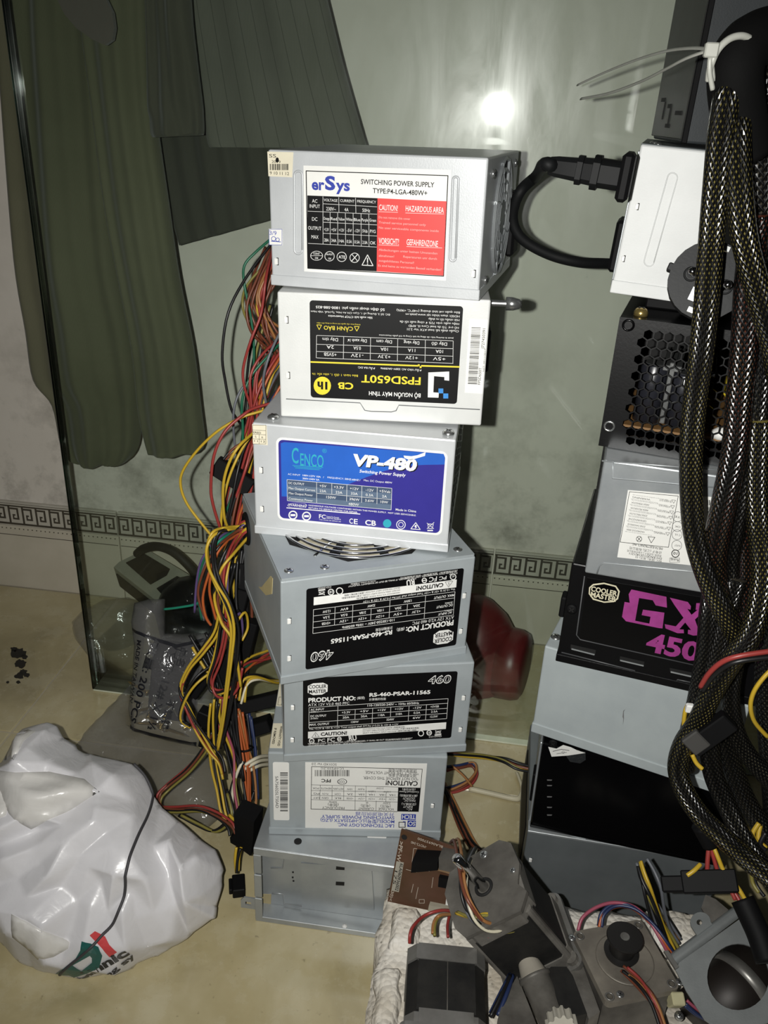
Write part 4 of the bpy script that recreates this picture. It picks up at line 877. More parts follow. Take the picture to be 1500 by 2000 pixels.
mb.add(vs, [(k*n+i, k*n+(i+1) % n, (k+1)*n+(i+1) % n, (k+1)*n+i) for k in range(len(secs)-1) for i in range(n)]+[tuple(range(n-1, -1, -1)), tuple(range((len(secs)-1)*n, len(secs)*n))])
smooth_angle(obj('connector', mb, rubber, lead, world=True), 40)
e0 = S0+ax*.038
path = [e0, e0+ax*.006]+P3([(1048, 343, .655), (1015, 376, .655), (1001, 425, .662), (1018, 465, .665), (1070, 496, .668), (1130, 512, .672), (1190, 515, .69), (1250, 520, .735-.012)])
obj('cord', MB().tube(path, .0040, 12, 8), rubber, lead, world=True)
# plug hanging in front of the white case, pins to the viewer
pc = at_y(1383, 548, .478); nd = (CAM-pc).normalized(); nd = (nd+Vector((.05, 0, .10))).normalized()
px_ = (at_y(1412, 566, .478)-at_y(1342, 537, .478)); px_ = (px_-nd*px_.dot(nd)).normalized(); py_ = nd.cross(px_)
PM = Matrix((px_, py_, nd)).transposed().to_4x4(); PM.translation = pc
pl = obj('plug', MB().prism([(.0205*math.cos(rad(a)), .0205*math.sin(rad(a))) for a in range(0, 360, 15)], .016, PM @ Matrix.Translation((0, 0, -.016))), mat('grey_black_plastic', '202122', .55, bump=.2, spec=.2), lead, world=True)
obj('plug_tail', MB().lathe(PM @ Vector((0, 0, -.016)), -nd, [(0, .017), (.012, .009), (.024, .006)], 16), rubber, lead, True, world=True)
for sx in (-1, 1):
    c = PM @ Vector((sx*.0095, .0, 0))
    obj('pin_collar', MB().ring(c, nd, .0034, .0006, 18, 5), rubber, pl, world=True)
    obj('pin', MB().lathe(c-nd*.002, nd, [(0, .0024), (.015, .0024), (.0168, .0018), (.0174, .0006)], 14), chrome, pl, True, world=True)
    obj('side_key', MB().box((sx*.0195-.003, -.0022, -.012), (sx*.0195+.003, .0022, -.001), .0006, 1, PM), mat('grey_black_plastic', '202122', .5), pl, world=True)
    obj('earth_clip', MB().box((-.0035, sx*.0175-.0012, -.012), (.0035, sx*.0175+.0022, .0006), .0004, 1, PM), screwm, pl, world=True)
obj('earth_socket', MB().prism([(-.0055, -.0125), (.0055, -.0125), (.0055, -.0055), (-.0055, -.0055)], .0007, PM), screwm, pl, world=True)
obj('earth_hole', MB().cyl(PM @ Vector((0, -.009, .0005)), PM @ Vector((0, -.009, .0010)), .0026), dark, pl, world=True)
obj('cord', MB().tube([pc-nd*.036, pc-nd*.045+Vector((.02, .01, .02)), at_y(1470, 480, .50), at_y(1500, 380, .53), at_y(1530, 300, .56)], .0038, 10, 6), rubber, lead, world=True)

def braid(name, gap, gap2):
    t = NT(name); uv = t.coords('UV'); s = t.add('ShaderNodeSeparateXYZ'); t.link(uv, s.inputs[0])
    U = t.math('MULTIPLY', s.outputs[0], 18); V = t.math('MULTIPLY', s.outputs[1], 235)
    fa = t.math('ABSOLUTE', t.math('SUBTRACT', t.math('FRACT', t.math('ADD', U, V)), .5)); fb = t.math('ABSOLUTE', t.math('SUBTRACT', t.math('FRACT', t.math('SUBTRACT', U, V)), .5))
    mn = t.math('MINIMUM', fa, fb); gapm = t.math('GREATER_THAN', mn, .31)
    nz = t.add('ShaderNodeTexNoise', i_Scale=1.0, i_Detail=1.); mp = t.add('ShaderNodeMapping'); mp.inputs['Scale'].default_value = (5, 9, 1); t.link(uv, mp.inputs[0]); t.link(mp.outputs[0], nz.inputs[0])
    gc = t.ramp(nz.outputs['Fac'], [(.36, lin('17140f')), (.5, lin(gap)), (.62, lin(gap2))]).outputs[0]
    t.link(t.mix(gapm, lin('060606'), gc), t.b.inputs['Base Color'])
    t.b.inputs['Roughness'].default_value = .28; t.b.inputs['Specular IOR Level'].default_value = .6
    t.bump(t.math('SUBTRACT', .5, mn), 1., .0012); return t.m
by = braid('braid_yellow_core', '5c5428', '776c38'); bd = braid('braid_dark_core', '2b2821', '4a4636'); br = braid('braid_red_core', '4a2418', '4a3c20')
def cable(label, parts, m, r=.0064):
    t = thing('braided_cable', label, 'cable', Matrix.Translation(at_y(*parts[0])), 'black braided cables hanging beside the right stack')
    obj('sleeve', MB().tube(P3(parts), r, 20, 8, uv=True), m, t, world=True); return t
cb1 = cable('foremost braided cable with yellow core hanging over the honeycomb box', [(1452, 118, .46), (1425, 170, .452), (1410, 250, .450), (1399, 362, .452), (1389, 475, .455), (1380, 587, .452), (1370, 690, .452), (1359, 770, .455), (1350, 875, .456), (1351, 987, .457), (1360, 1060, .456), (1386, 1140, .452), (1422, 1210, .448), (1450, 1262, .452)], by)
cb2 = cable('yellow-cored braided cable curving off the right edge beside the round plug', [(1468, 112, .462), (1448, 200, .458), (1440, 262, .452), (1443, 362, .448), (1456, 475, .448), (1484, 580, .450), (1512, 680, .452), (1530, 800, .456)], by)
cb3 = cable('braided cable with reddish core crossing right of the honeycomb box', [(1478, 420, .468), (1468, 500, .468), (1460, 575, .466), (1453, 690, .463), (1444, 780, .462), (1436, 875, .460), (1420, 955, .458), (1404, 1030, .458), (1394, 1100, .460), (1402, 1170, .462)], br, .0072)
cb4 = cable('braided cable hanging behind the red-cored one near the metal box label', [(1492, 560, .478), (1488, 706, .476), (1478, 810, .474), (1462, 885, .472), (1446, 965, .470), (1432, 1040, .470), (1422, 1110, .471), (1428, 1190, .470)], bd, .0066)
cb5 = cable('long braided cable sweeping left past the magenta lettering and down over foam', [(1484, 820, .470), (1478, 940, .466), (1482, 1030, .460), (1489, 1090, .452), (1488, 1150, .446), (1468, 1235, .440), (1428, 1292, .440), (1392, 1350, .442), (1362, 1412, .444), (1334, 1456, .444), (1324, 1502, .442), (1338, 1548, .436), (1367, 1592, .428), (1402, 1627, .420), (1440, 1662, .412), (1482, 1696, .402), (1530, 1735, .39)], by, .0066)
cb6 = cable('braided cable with dark red core hanging straight above the red and black wires', [(1470, 880, .482), (1456, 987, .480), (1460, 1055, .478), (1462, 1120, .476), (1460, 1185, .474), (1452, 1250, .472)], br, .006)
cb7 = cable('braided cable running down the right edge of the magenta lettering', [(1392, 1150, .468), (1384, 1200, .464), (1380, 1255, .462), (1370, 1320, .460), (1356, 1390, .458), (1345, 1436, .456), (1340, 1500, .456)], bd, .0060)
cb8 = cable('short braided cable crossing behind the red and black wires', [(1440, 1130, .466), (1420, 1200, .462), (1400, 1280, .458), (1376, 1352, .456), (1362, 1400, .456)], bd, .0056)
cb9 = cable('braided cable running diagonally down between connectors at the right', [(1384, 1400, .455), (1386, 1467, .452), (1396, 1520, .448), (1420, 1574, .442), (1446, 1626, .434), (1474, 1672, .426), (1520, 1722, .415)], bd, .0066)
cb10 = cable('braided cable bending off the right edge under the yellow wire', [(1440, 1270, .462), (1426, 1350, .458), (1436, 1425, .455), (1462, 1475, .452), (1500, 1520, .448), (1540, 1560, .444)], bd, .0060)
cb11 = cable('thick dark cable bundle running down the right edge of the frame', [(1462, 105, .475), (1484, 180, .478), (1490, 300, .480), (1492, 450, .482), (1510, 600, .484), (1512, 760, .486), (1504, 900, .486), (1508, 1050, .484), (1512, 1200, .482), (1500, 1330, .482), (1510, 1480, .480), (1520, 1640, .478)], bd, .0088)
cb12 = cable('braided cable at lower right edge above the spare black connector', [(1410, 1430, .462), (1432, 1500, .460), (1456, 1560, .456), (1486, 1610, .45), (1524, 1660, .445)], bd, .0066)
# where the cables are tied together at the top
knot = thing('cable_knot', 'thick black cable bend tied with a pale zip tie at top right', 'cable bundle', Matrix.Translation(at_y(1440, 110, .46)))
obj('cable_bend', MB().tube([Vector((.315, .675, .44)), Vector((.312, .660, .56)), Vector((.285, .615, .655)), Vector((.225, .555, .690))]+P3([(1555, 60, .50), (1520, 64, .485), (1478, 78, .468), (1450, 100, .46), (1436, 140, .456), (1440, 210, .46), (1455, 300, .468)]), .0125, 20, 6, uv=True), mat('taped_black', '0b0b0b', .8, spec=.1, bump=.3), knot, world=True)
nyl = mat('clear_nylon', 'a9aaa2', .4)
obj('zip_tie_band', MB().tube(P3([(1384, 158, .447), (1388, 130, .445), (1402, 98, .444), (1425, 76, .445), (1450, 70, .447), (1470, 80, .451), (1484, 96, .455)]), .0016, 8, 6).tube(P3([(1393, 158, .447), (1388, 112, .444), (1386, 140, .444), (1392, 175, .446)]), .0012, 6, 5), nyl, knot, world=True)
obj('zip_tie_head', MB().box(tuple(at_y(1389, 98, .443)-Vector((.003, .002, .003))), tuple(at_y(1389, 98, .443)+Vector((.003, .002, .003))), .0006), nyl, knot, world=True)
obj('zip_tie_tail', MB().tube(P3([(1386, 96, .443), (1350, 94, .47), (1300, 100, .51), (1240, 118, .56), (1180, 142, .61), (1128, 166, .65)]), .0011, 6, 6, squash=.5), nyl, knot, world=True)
obj('zip_tie_tail', MB().tube(P3([(1384, 98, .443), (1340, 114, .46), (1300, 135, .49), (1250, 160, .54), (1190, 182, .59), (1135, 193, .64)]), .0013, 6, 6, squash=.5), nyl, knot, world=True)
# loose wires and plugs among the braided cables
WC = {k: mat('wire_'+k, c, .42, nscale=30) for k, c in dict(red='8e3430', yellow='b8992c', black='141415', orange='a85428', green='1c6046', purple='574672', grey='5f6268', brown='6a3826', blue='1f2c50', white='cdc7b0', teal='1d7a62', pink='96485a', tan='9a6a3e', olive='7d7538').items()}
def wires(parent, path, cols, r=.0011, spread=.0022, seed=1, name='wire', conv=None):
    """several single wires running together along a path, each its own part"""
    rnd = random.Random(seed); base = [Vector(p) for p in path] if conv else P3(path)
    base = [Vector((p.x, p.y, max(p.z, .003))) for p in base]
    for i, c in enumerate(cols):
        o = Vector((rnd.uniform(-1, 1), rnd.uniform(-1, 1), rnd.uniform(-.6, .6)))*spread if len(cols) > 1 else Vector()
        w_ = Vector((rnd.uniform(-1, 1), rnd.uniform(-1, 1), rnd.uniform(-1, 1)))*spread*.6
        pts = [p+o*(1+.35*math.sin(k*1.3+i))+w_*math.sin(k*.9+i*2.1) for k, p in enumerate(base)]
        obj(name, MB().tube(pts, r, 7, 5), WC[c], parent, world=True)
def block(parent, name, c, ax1, ax2, l, wd, ht, m, bevel=.0008):
    """a plastic plug body at c, long axis ax1"""
    a = Vector(ax1).normalized(); b = Vector(ax2); b = (b-a*b.dot(a)).normalized(); k = a.cross(b)
    M = Matrix((a, b, k)).transposed().to_4x4(); M.translation = Vector(c)
    return obj(name, MB().box((-l/2, -wd/2, -ht/2), (l/2, wd/2, ht/2), bevel, 1, M), m, parent, world=True), M
wires(cb7, [(1368, 1342, .438), (1385, 1315, .434), (1412, 1292, .430), (1450, 1280, .428), (1520, 1270, .43)], ['red'], .0016, 0)
wires(cb7, [(1372, 1350, .438), (1390, 1324, .434), (1416, 1302, .430), (1450, 1290, .428), (1520, 1282, .43)], ['black'], .0016, 0)
wires(cb10, [(1515, 1300, .44), (1490, 1325, .438), (1472, 1352, .437), (1466, 1380, .437), (1474, 1410, .438), (1500, 1440, .44)], ['yellow'], .0014, 0)
wires(cb7, [(1344, 1376, .455), (1338, 1390, .453), (1336, 1420, .452), (1345, 1440, .452)], ['yellow'], .0014, 0); wires(cb7, [(1350, 1380, .455), (1352, 1400, .454)], ['red'], .0012, 0)
block(cb7, 'white_plug', at_y(1347, 1383, .452), (1, 0, 0), (0, 0, 1), .005, .006, .004, inkw)
ug, up2 = at_y(1425, 1405, .438)-at_y(1345, 1462, .436), Vector((0, -1, .3))
o, M = block(cb9, 'sata_plug', at_y(1388, 1432, .437), ug, up2, .030, .009, .013, blackp)
obj('plug_key', MB().box((-.016, .001, -.009), (-.004, .0055, .004), .0008, 1, M), mat('dusty_plastic', '3b3a38', .6), o, world=True)
wires(cb9, [(1382, 1408, .445), (1394, 1398, .446)], ['red', 'black', 'yellow'], .0013, .002)
wires(cb9, [(1352, 1474, .440), (1360, 1490, .438), (1372, 1502, .436)], ['yellow'], .0015, 0)
# power plugs hanging from the long cable
obj('shrink_tube', MB().tube(P3([(1372, 1612, .430), (1380, 1632, .428), (1388, 1652, .426)]), lambda t: .0072-.002*t, 14, 4), blackp, cb5, world=True)
wires(cb5, [(1385, 1650, .425), (1382, 1680, .42), (1381, 1708, .416)], ['red'], .0015, 0); wires(cb5, [(1387, 1650, .426), (1394, 1676, .422), (1402, 1704, .418)], ['red'], .0014, 0)
wires(cb5, [(1392, 1650, .425), (1402, 1674, .42), (1412, 1698, .416), (1420, 1706, .414)], ['yellow'], .0015, 0); wires(cb5, [(1368, 1688, .42), (1356, 1700, .416), (1342, 1710, .414)], ['yellow'], .0015, 0)
o, M = block(cb5, 'drive_plug', at_y(1385, 1722, .414), at_y(1430, 1722, .412)-at_y(1340, 1724, .414), (0, -.6, .8), .034, .012, .014, blackp)
obj('plug_wing', MB().box((-.030, -.005, -.004), (-.016, .005, .006), .001, 1, M), blackp, o, world=True)
g = MB()
for i in range(14): g.box((-.010+i*.0016, -.0067, -.0072), (-.0094+i*.0016, -.0052, -.0060), 0, 1, M)
tag(obj('contact_slots', g, mat('dusty_plastic', '3b3a38', .6), o, world=True), kind='stuff')
wires(cb5, [(1432, 1722, .414), (1444, 1738, .41), (1456, 1758, .404)], ['yellow'], .0015, 0); wires(cb5, [(1420, 1736, .413), (1434, 1744, .41), (1444, 1764, .406)], ['red', 'red'], .0014, .002)
obj('shrink_tube', MB().tube(P3([(1450, 1756, .404), (1466, 1790, .396), (1484, 1830, .386), (1500, 1880, .374)]), .0075, 12, 4), blackp, cb5, world=True)
wires(cb12, [(1490, 1615, .44), (1482, 1640, .436), (1492, 1655, .434)], ['yellow', 'yellow', 'black'], .0016, .003)
wires(cb12, [(1472, 1700, .43), (1478, 1730, .425), (1490, 1750, .42)], ['olive', 'black'], .0013, .002)

# ================================================================== the loose leads of the left stack
rw = lambda *c: list(c)
wires(er, [(535, 462, .70), (500, 492, .69), (477, 520, .685), (478, 560, .68), (490, 620, .68), (496, 680, .68), (494, 745, .68), (492, 800, .68)], ['green'], .0011, 0)
wires(er, [(535, 470, .70), (482, 540, .68), (446, 610, .665), (434, 690, .66), (440, 745, .66), (452, 800, .66), (472, 832, .665), (480, 860, .67)], ['black'], .0012, 0)
wires(er, [(534, 480, .70), (520, 540, .66), (510, 612, .655), (490, 665, .65), (475, 720, .65), (478, 758, .65), (490, 800, .655), (486, 850, .66)], ['red'], .0012, 0)
wires(er, [(545, 480, .71), (515, 545, .69), (500, 595, .685), (510, 640, .685), (530, 672, .69), (552, 700, .70)], ['brown']*7+['red', 'tan', 'brown', 'tan'], .0012, .010, 3)
wires(er, [(540, 500, .71), (500, 550, .70), (490, 590, .69), (496, 630, .69), (520, 680, .69)], ['olive', 'yellow', 'brown'], .0011, .005, 4)
wires(er, [(530, 600, .71), (505, 680, .70), (494, 740, .70), (490, 800, .70), (484, 870, .69)], ['black', 'black', 'olive', 'black'], .0012, .005, 5)
fpc = ['red', 'red', 'orange', 'red', 'green', 'red', 'orange', 'grey', 'red', 'yellow', 'yellow', 'black', 'blue', 'red']
wires(fpx, [(565, 655, .69), (535, 690, .67), (512, 730, .66), (502, 775, .655), (496, 830, .655), (482, 890, .655), (466, 950, .655), (452, 1000, .655), (440, 1050, .65)], fpc[:8], .0012, .0085, 7)
wires(fpx, [(565, 700, .69), (540, 735, .675), (522, 775, .665), (505, 830, .66), (492, 890, .66), (478, 950, .66), (462, 1010, .66)], fpc[5:], .0012, .0080, 8)
wires(fpx, [(545, 652, .66), (524, 700, .65), (514, 745, .648), (520, 790, .65)], ['grey'], .0012, 0)
wires(vp, [(545, 794, .64), (500, 806, .63), (470, 816, .625), (425, 842, .62), (385, 880, .62), (357, 920, .62), (353, 950, .62), (366, 985, .62), (398, 1028, .62), (418, 1052, .62)], ['yellow'], .0012, 0)
wires(vp, [(545, 784, .64), (500, 796, .628), (478, 808, .62), (440, 842, .61), (418, 890, .605), (412, 950, .605), (416, 985, .605), (430, 1032, .61)], ['red'], .0013, 0)
wires(vp, [(530, 800, .64), (500, 840, .63), (468, 870, .61), (447, 905, .605), (436, 950, .605), (438, 1010, .61), (450, 1040, .62)], ['yellow'], .0013, 0)
wires(vp, [(492, 738, .66), (468, 766, .655), (456, 808, .65), (459, 870, .65), (470, 900, .65)], ['grey'], .0011, 0)
wires(vp, [(520, 815, .65), (492, 860, .64), (478, 905, .63), (464, 955, .625), (448, 1010, .62), (440, 1050, .62)], ['red', 'brown', 'black', 'red', 'yellow', 'black'], .0012, .006, 9)
wires(vp, [(500, 905, .64), (488, 960, .635), (470, 1010, .63), (462, 1040, .63)], ['orange', 'red', 'black', 'red'], .0012, .005, 10)
pk = at_y(455, 930, .63); o, M = block(vp, 'main_board_plug', pk, at_y(500, 958, .63)-at_y(418, 905, .63), (0, -1, .2), .036, .010, .016, blackp)
for i in range(6): obj('plug_cell', MB().box((-.0175+i*.006, -.0065, -.0075), (-.013+i*.006, -.0045, .0075), .0004, 1, M), blackp, o, world=True)
wires(vp, [(436, 905, .632), (455, 885, .635), (480, 868, .64), (500, 850, .65)], ['brown', 'black', 'brown'], .0011, .004, 11)
# the bundle leaving the turned case
cm_r = Vector((-.004, B4[7]-.020, B4[8]-.022)); HM = boxM(*B4[:6]); h0 = HM @ cm_r; h1 = HM @ (cm_r+Vector((.010, 0, 0)))
def out(path, cols, r=.00115, spread=.0028, seed=1): wires(cmu, [tuple(h1), tuple(h0)]+[tuple(at_y(*p)) for p in path], cols, r, spread, seed, conv=True)
Yb = .585
out([(444, 1036, .59), (420, 1042, .58), (408, 1066, .575), (411, 1104, .575), (424, 1142, .572), (444, 1184, .57), (455, 1230, .57), (453, 1280, .568), (448, 1335, .565), (440, 1400, .56), (428, 1460, .555)], ['yellow', 'black', 'yellow', 'black'], .0013, .0034, 21)
out([(444, 1068, .59), (428, 1100, .583), (420, 1136, .58), (417, 1170, .58), (428, 1210, .578), (444, 1234, .576), (454, 1270, .575), (462, 1330, .57)], ['yellow', 'black', 'yellow', 'brown', 'black'], .0013, .0036, 22)
out([(440, 1058, .592), (420, 1086, .588), (406, 1124, .586), (398, 1160, .586), (404, 1196, .586), (414, 1216, .586)], ['orange', 'orange', 'brown', 'black'], .0012, .003, 23)
out([(440, 1048, .594), (420, 1068, .592), (400, 1118, .592), (391, 1158, .592), (386, 1178, .595), (352, 1186, .60), (320, 1190, .605)], ['teal'], .0011, 0)
out([(436, 1044, .596), (398, 1086, .594), (385, 1130, .594), (380, 1196, .594)], ['purple'], .0011, 0)
out([(440, 1046, .596), (408, 1078, .594), (393, 1120, .594), (390, 1160, .594), (396, 1212, .594)], ['grey', 'green'], .0011, .002, 24)
out([(446, 1075, .59), (432, 1130, .585), (440, 1190, .58), (436, 1240, .58), (426, 1290, .578), (412, 1330, .575), (420, 1354, .572), (444, 1356, .57), (462, 1338, .57), (470, 1300, .572)], ['red', 'yellow', 'black', 'red'], .0012, .004, 25)
out([(446, 1080, .60), (430, 1150, .59), (420, 1220, .59), (395, 1262, .585), (366, 1302, .58), (350, 1345, .575), (362, 1380, .57), (381, 1421, .565), (406, 1459, .56), (424, 1482, .556), (432, 1510, .55)], ['red', 'yellow', 'black', 'yellow', 'black'], .0012, .0038, 26)
out([(450, 1090, .60), (444, 1160, .595), (452, 1220, .59), (472, 1200, .60), (478, 1230, .605), (470, 1256, .60)], ['yellow', 'purple', 'black'], .0012, .003, 27)
wires(cml, [(560, 1262, .66), (525, 1280, .64), (494, 1294, .62), (470, 1318, .60), (462, 1360, .585)], ['red', 'red', 'green', 'black', 'orange', 'yellow', 'red'], .0012, .006, 28)
wires(cml, [(560, 1330, .66), (530, 1330, .63), (500, 1322, .61), (476, 1330, .60), (466, 1370, .59)], ['yellow', 'black', 'yellow', 'olive', 'white'], .0012, .005, 29)
wires(cml, [(414, 1308, .585), (384, 1328, .575), (363, 1358, .57), (352, 1400, .565), (372, 1420, .565)], ['yellow', 'black'], .0012, .0024, 30)
wires(cml, [(421, 1370, .575), (419, 1417, .57), (422, 1483, .563), (430, 1538, .552), (438, 1585, .54), (454, 1606, .535)], ['yellow', 'black', 'yellow', 'black'], .0012, .0036, 31)
wires(cml, [(437, 1360, .58), (436, 1406, .575), (456, 1463, .57), (463, 1494, .565), (466, 1538, .555), (476, 1600, .54)], ['yellow', 'olive', 'pink', 'black'], .0012, .003, 32)
wires(cml, [(466, 1390, .59), (476, 1450, .58), (483, 1494, .572), (486, 1560, .558), (484, 1610, .545)], ['orange', 'orange', 'orange', 'orange', 'tan', 'orange'], .0012, .0038, 33)
wires(cml, [(486, 1395, .60), (493, 1463, .585), (495, 1510, .575), (498, 1560, .565)], ['blue', 'blue', 'black'], .0013, .003, 34)
obj('cable_tie', MB().ring(at_y(480, 1462, .578), (at_y(483, 1494, .572)-at_y(476, 1440, .58)), .0062, .0011, 20, 5), blackp, cml, world=True)
for k, yy in enumerate((1476, 1484, 1493)): wires(so, [(530, yy, .60), (512, yy+1, .585), (498, yy+6, .575), (478, yy+18, .568)], ['white'], .0017, 0)
wires(so, [(474, 1490, .566), (462, 1510, .56), (452, 1545, .555), (452, 1590, .545)], ['white', 'black'], .0015, .0022, 35)
wires(so, [(420, 1430, .575), (397, 1470, .57), (366, 1507, .565), (326, 1538, .558), (309, 1556, .55), (313, 1578, .545), (344, 1583, .54), (388, 1582, .535), (423, 1595, .53), (450, 1615, .522), (458, 1634, .516)], ['red', 'black', 'brown', 'olive'], .0012, .0028, 36)
wires(so, [(353, 1589, .545), (388, 1608, .54), (417, 1622, .535), (441, 1611, .535), (454, 1590, .535), (446, 1545, .55)], ['olive', 'black', 'black'], .0013, .0026, 37)
wires(so, [(498, 1540, .57), (486, 1570, .56), (470, 1590, .55), (455, 1596, .54)], ['brown', 'black', 'red'], .0012, .003, 38)
wires(so, [(450, 1590, .53), (466, 1602, .525), (482, 1600, .525), (482, 1570, .54)], ['yellow', 'yellow'], .0014, .002, 39)
mb = MB(); q0 = [(456, 1590), (496, 1606), (494, 1640), (489, 1672), (470, 1658), (450, 1646), (449, 1636), (459, 1630)]
A_ = [at_y(x, y, .515) for x, y in q0]; n = len(A_); mb.add(A_+[p+Vector((.004, .016, .002)) for p in A_], [tuple(range(n)), tuple(range(2*n-1, n-1, -1))]+[(i, i+n, (i+1) % n+n, (i+1) % n) for i in range(n)])
obj('drive_plug', mb, blackp, so, world=True)
wires(so, [(470, 1656, .508), (466, 1680, .503), (465, 1706, .498)], ['yellow', 'yellow', 'black', 'black'], .0013, .0028, 40)
pq = at_z(466, 1730, .008); o, M = block(so, 'cpu_plug', pq, at_z(466, 1705, .010)-at_z(468, 1752, .010), (1, 0, 0), .018, .011, .010, blackp); obj('latch', MB().box((-.006, -.0085, -.003), (.007, -.0055, .003), .0006, 1, M), blackp, o, world=True)
# plugs lost in the tangle
for (x, y, Y, l, wd, a, par) in ((505, 1372, .60, .040, .012, (1, .2, .3), cml), (400, 1400, .585, .016, .012, (.3, 0, 1), cml), (406, 1440, .58, .018, .012, (.2, .1, 1), cml), (470, 1180, .63, .03, .014, (.2, .3, 1), cmu), (478, 1130, .64, .03, .014, (.1, .3, 1), cmu), (486, 1250, .63, .04, .016, (.2, .2, 1), cmu), (446, 1300, .61, .03, .02, (.2, .2, 1), cmu), (395, 1330, .62, .03, .02, (.6, .2, 1), cmu), (430, 1420, .60, .03, .02, (1, .2, .2), cmu), (500, 1420, .61, .03, .02, (1, .2, .4), cml)):
    block(par, 'drive_plug', at_y(x, y, Y), a, (0, -1, .3), l, wd, .012, blackp)
wires(cmu, [(480, 1060, .65), (470, 1120, .64), (474, 1190, .635), (480, 1260, .63), (470, 1340, .62), (465, 1420, .60)], ['black']*6+['brown', 'yellow', 'black'], .0014, .009, 41)
wires(cmu, [(400, 1240, .63), (420, 1290, .62), (440, 1340, .61), (430, 1400, .60), (440, 1450, .59)], ['black']*7+['yellow', 'red'], .0014, .010, 42)
wires(cmu, [(452, 1090, .63), (440, 1160, .62), (446, 1230, .61), (436, 1300, .60), (445, 1370, .59), (452, 1440, .58), (470, 1520, .565)], ['black']*8, .0014, .008, 46)
wires(cml, [(475, 1330, .61), (455, 1380, .60), (470, 1440, .59), (478, 1500, .58), (488, 1560, .57)], ['black']*7+['brown'], .0014, .009, 47)
# leads on the floor between the stacks
wires(so, [(870, 1470, .66), (905, 1474, .655), (950, 1478, .645), (985, 1485, .635), (1010, 1496, .63), (1036, 1502, .63)], ['olive', 'yellow', 'black', 'black', 'brown'], .0013, .0032, 43)
def Z(px, py, z=.003): return tuple(at_z(px, py, z))
wires(so, [Z(872, 1500, .02), Z(900, 1495, .02), Z(925, 1490, .018), Z(932, 1505, .014), Z(918, 1525, .01), Z(890, 1540, .006), Z(868, 1545, .006)], ['blue', 'brown', 'tan', 'red'], .0014, .003, 44, conv=True)
wires(so, [Z(882, 1495, .03), Z(905, 1515, .022), Z(922, 1536, .012)], ['tan'], .0012, 0, conv=True)
wires(op, [Z(868, 1530, .01), Z(885, 1565, .006), Z(905, 1615, .006), Z(925, 1655, .006), Z(955, 1680, .02), Z(975, 1700, .05)], ['brown', 'black', 'brown', 'black', 'tan', 'black'], .0014, .0034, 45, conv=True)

# ================================================================== things on the floor
def pip(p, poly):
    x, y = p; c = False; j = len(poly)-1
    for i in range(len(poly)):
        xi, yi = poly[i]; xj, yj = poly[j]
        if (yi > y) != (yj > y) and x < (xj-xi)*(y-yi)/(yj-yi)+xi: c = not c
        j = i
    return c
def segd(p, a, b):
    ab = b-a; t = max(0, min(1, (p-a).dot(ab)/max(ab.length_squared, 1e-12))); return (p-a-ab*t).length
def plin(q, s, seed):
    """creased height: random at the corners of a triangle lattice, straight in between"""
    x, y = q.x/s+.35*noise.noise(Vector((q.x/s*.6, q.y/s*.6, seed))), q.y/s/.866+.35*noise.noise(Vector((q.y/s*.6, q.x/s*.6, seed+9)))
    x -= .5*y; i, j = math.floor(x), math.floor(y); u, v = x-i, y-j
    hv = lambda a, b: (math.sin(a*127.1+b*311.7+seed*74.7)*43758.5453) % 1-.5
    if u+v < 1: return hv(i, j)*(1-u-v)+hv(i+1, j)*u+hv(i, j+1)*v
    return hv(i+1, j+1)*(u+v-1)+hv(i+1, j)*(1-v)+hv(i, j+1)*(1-u)
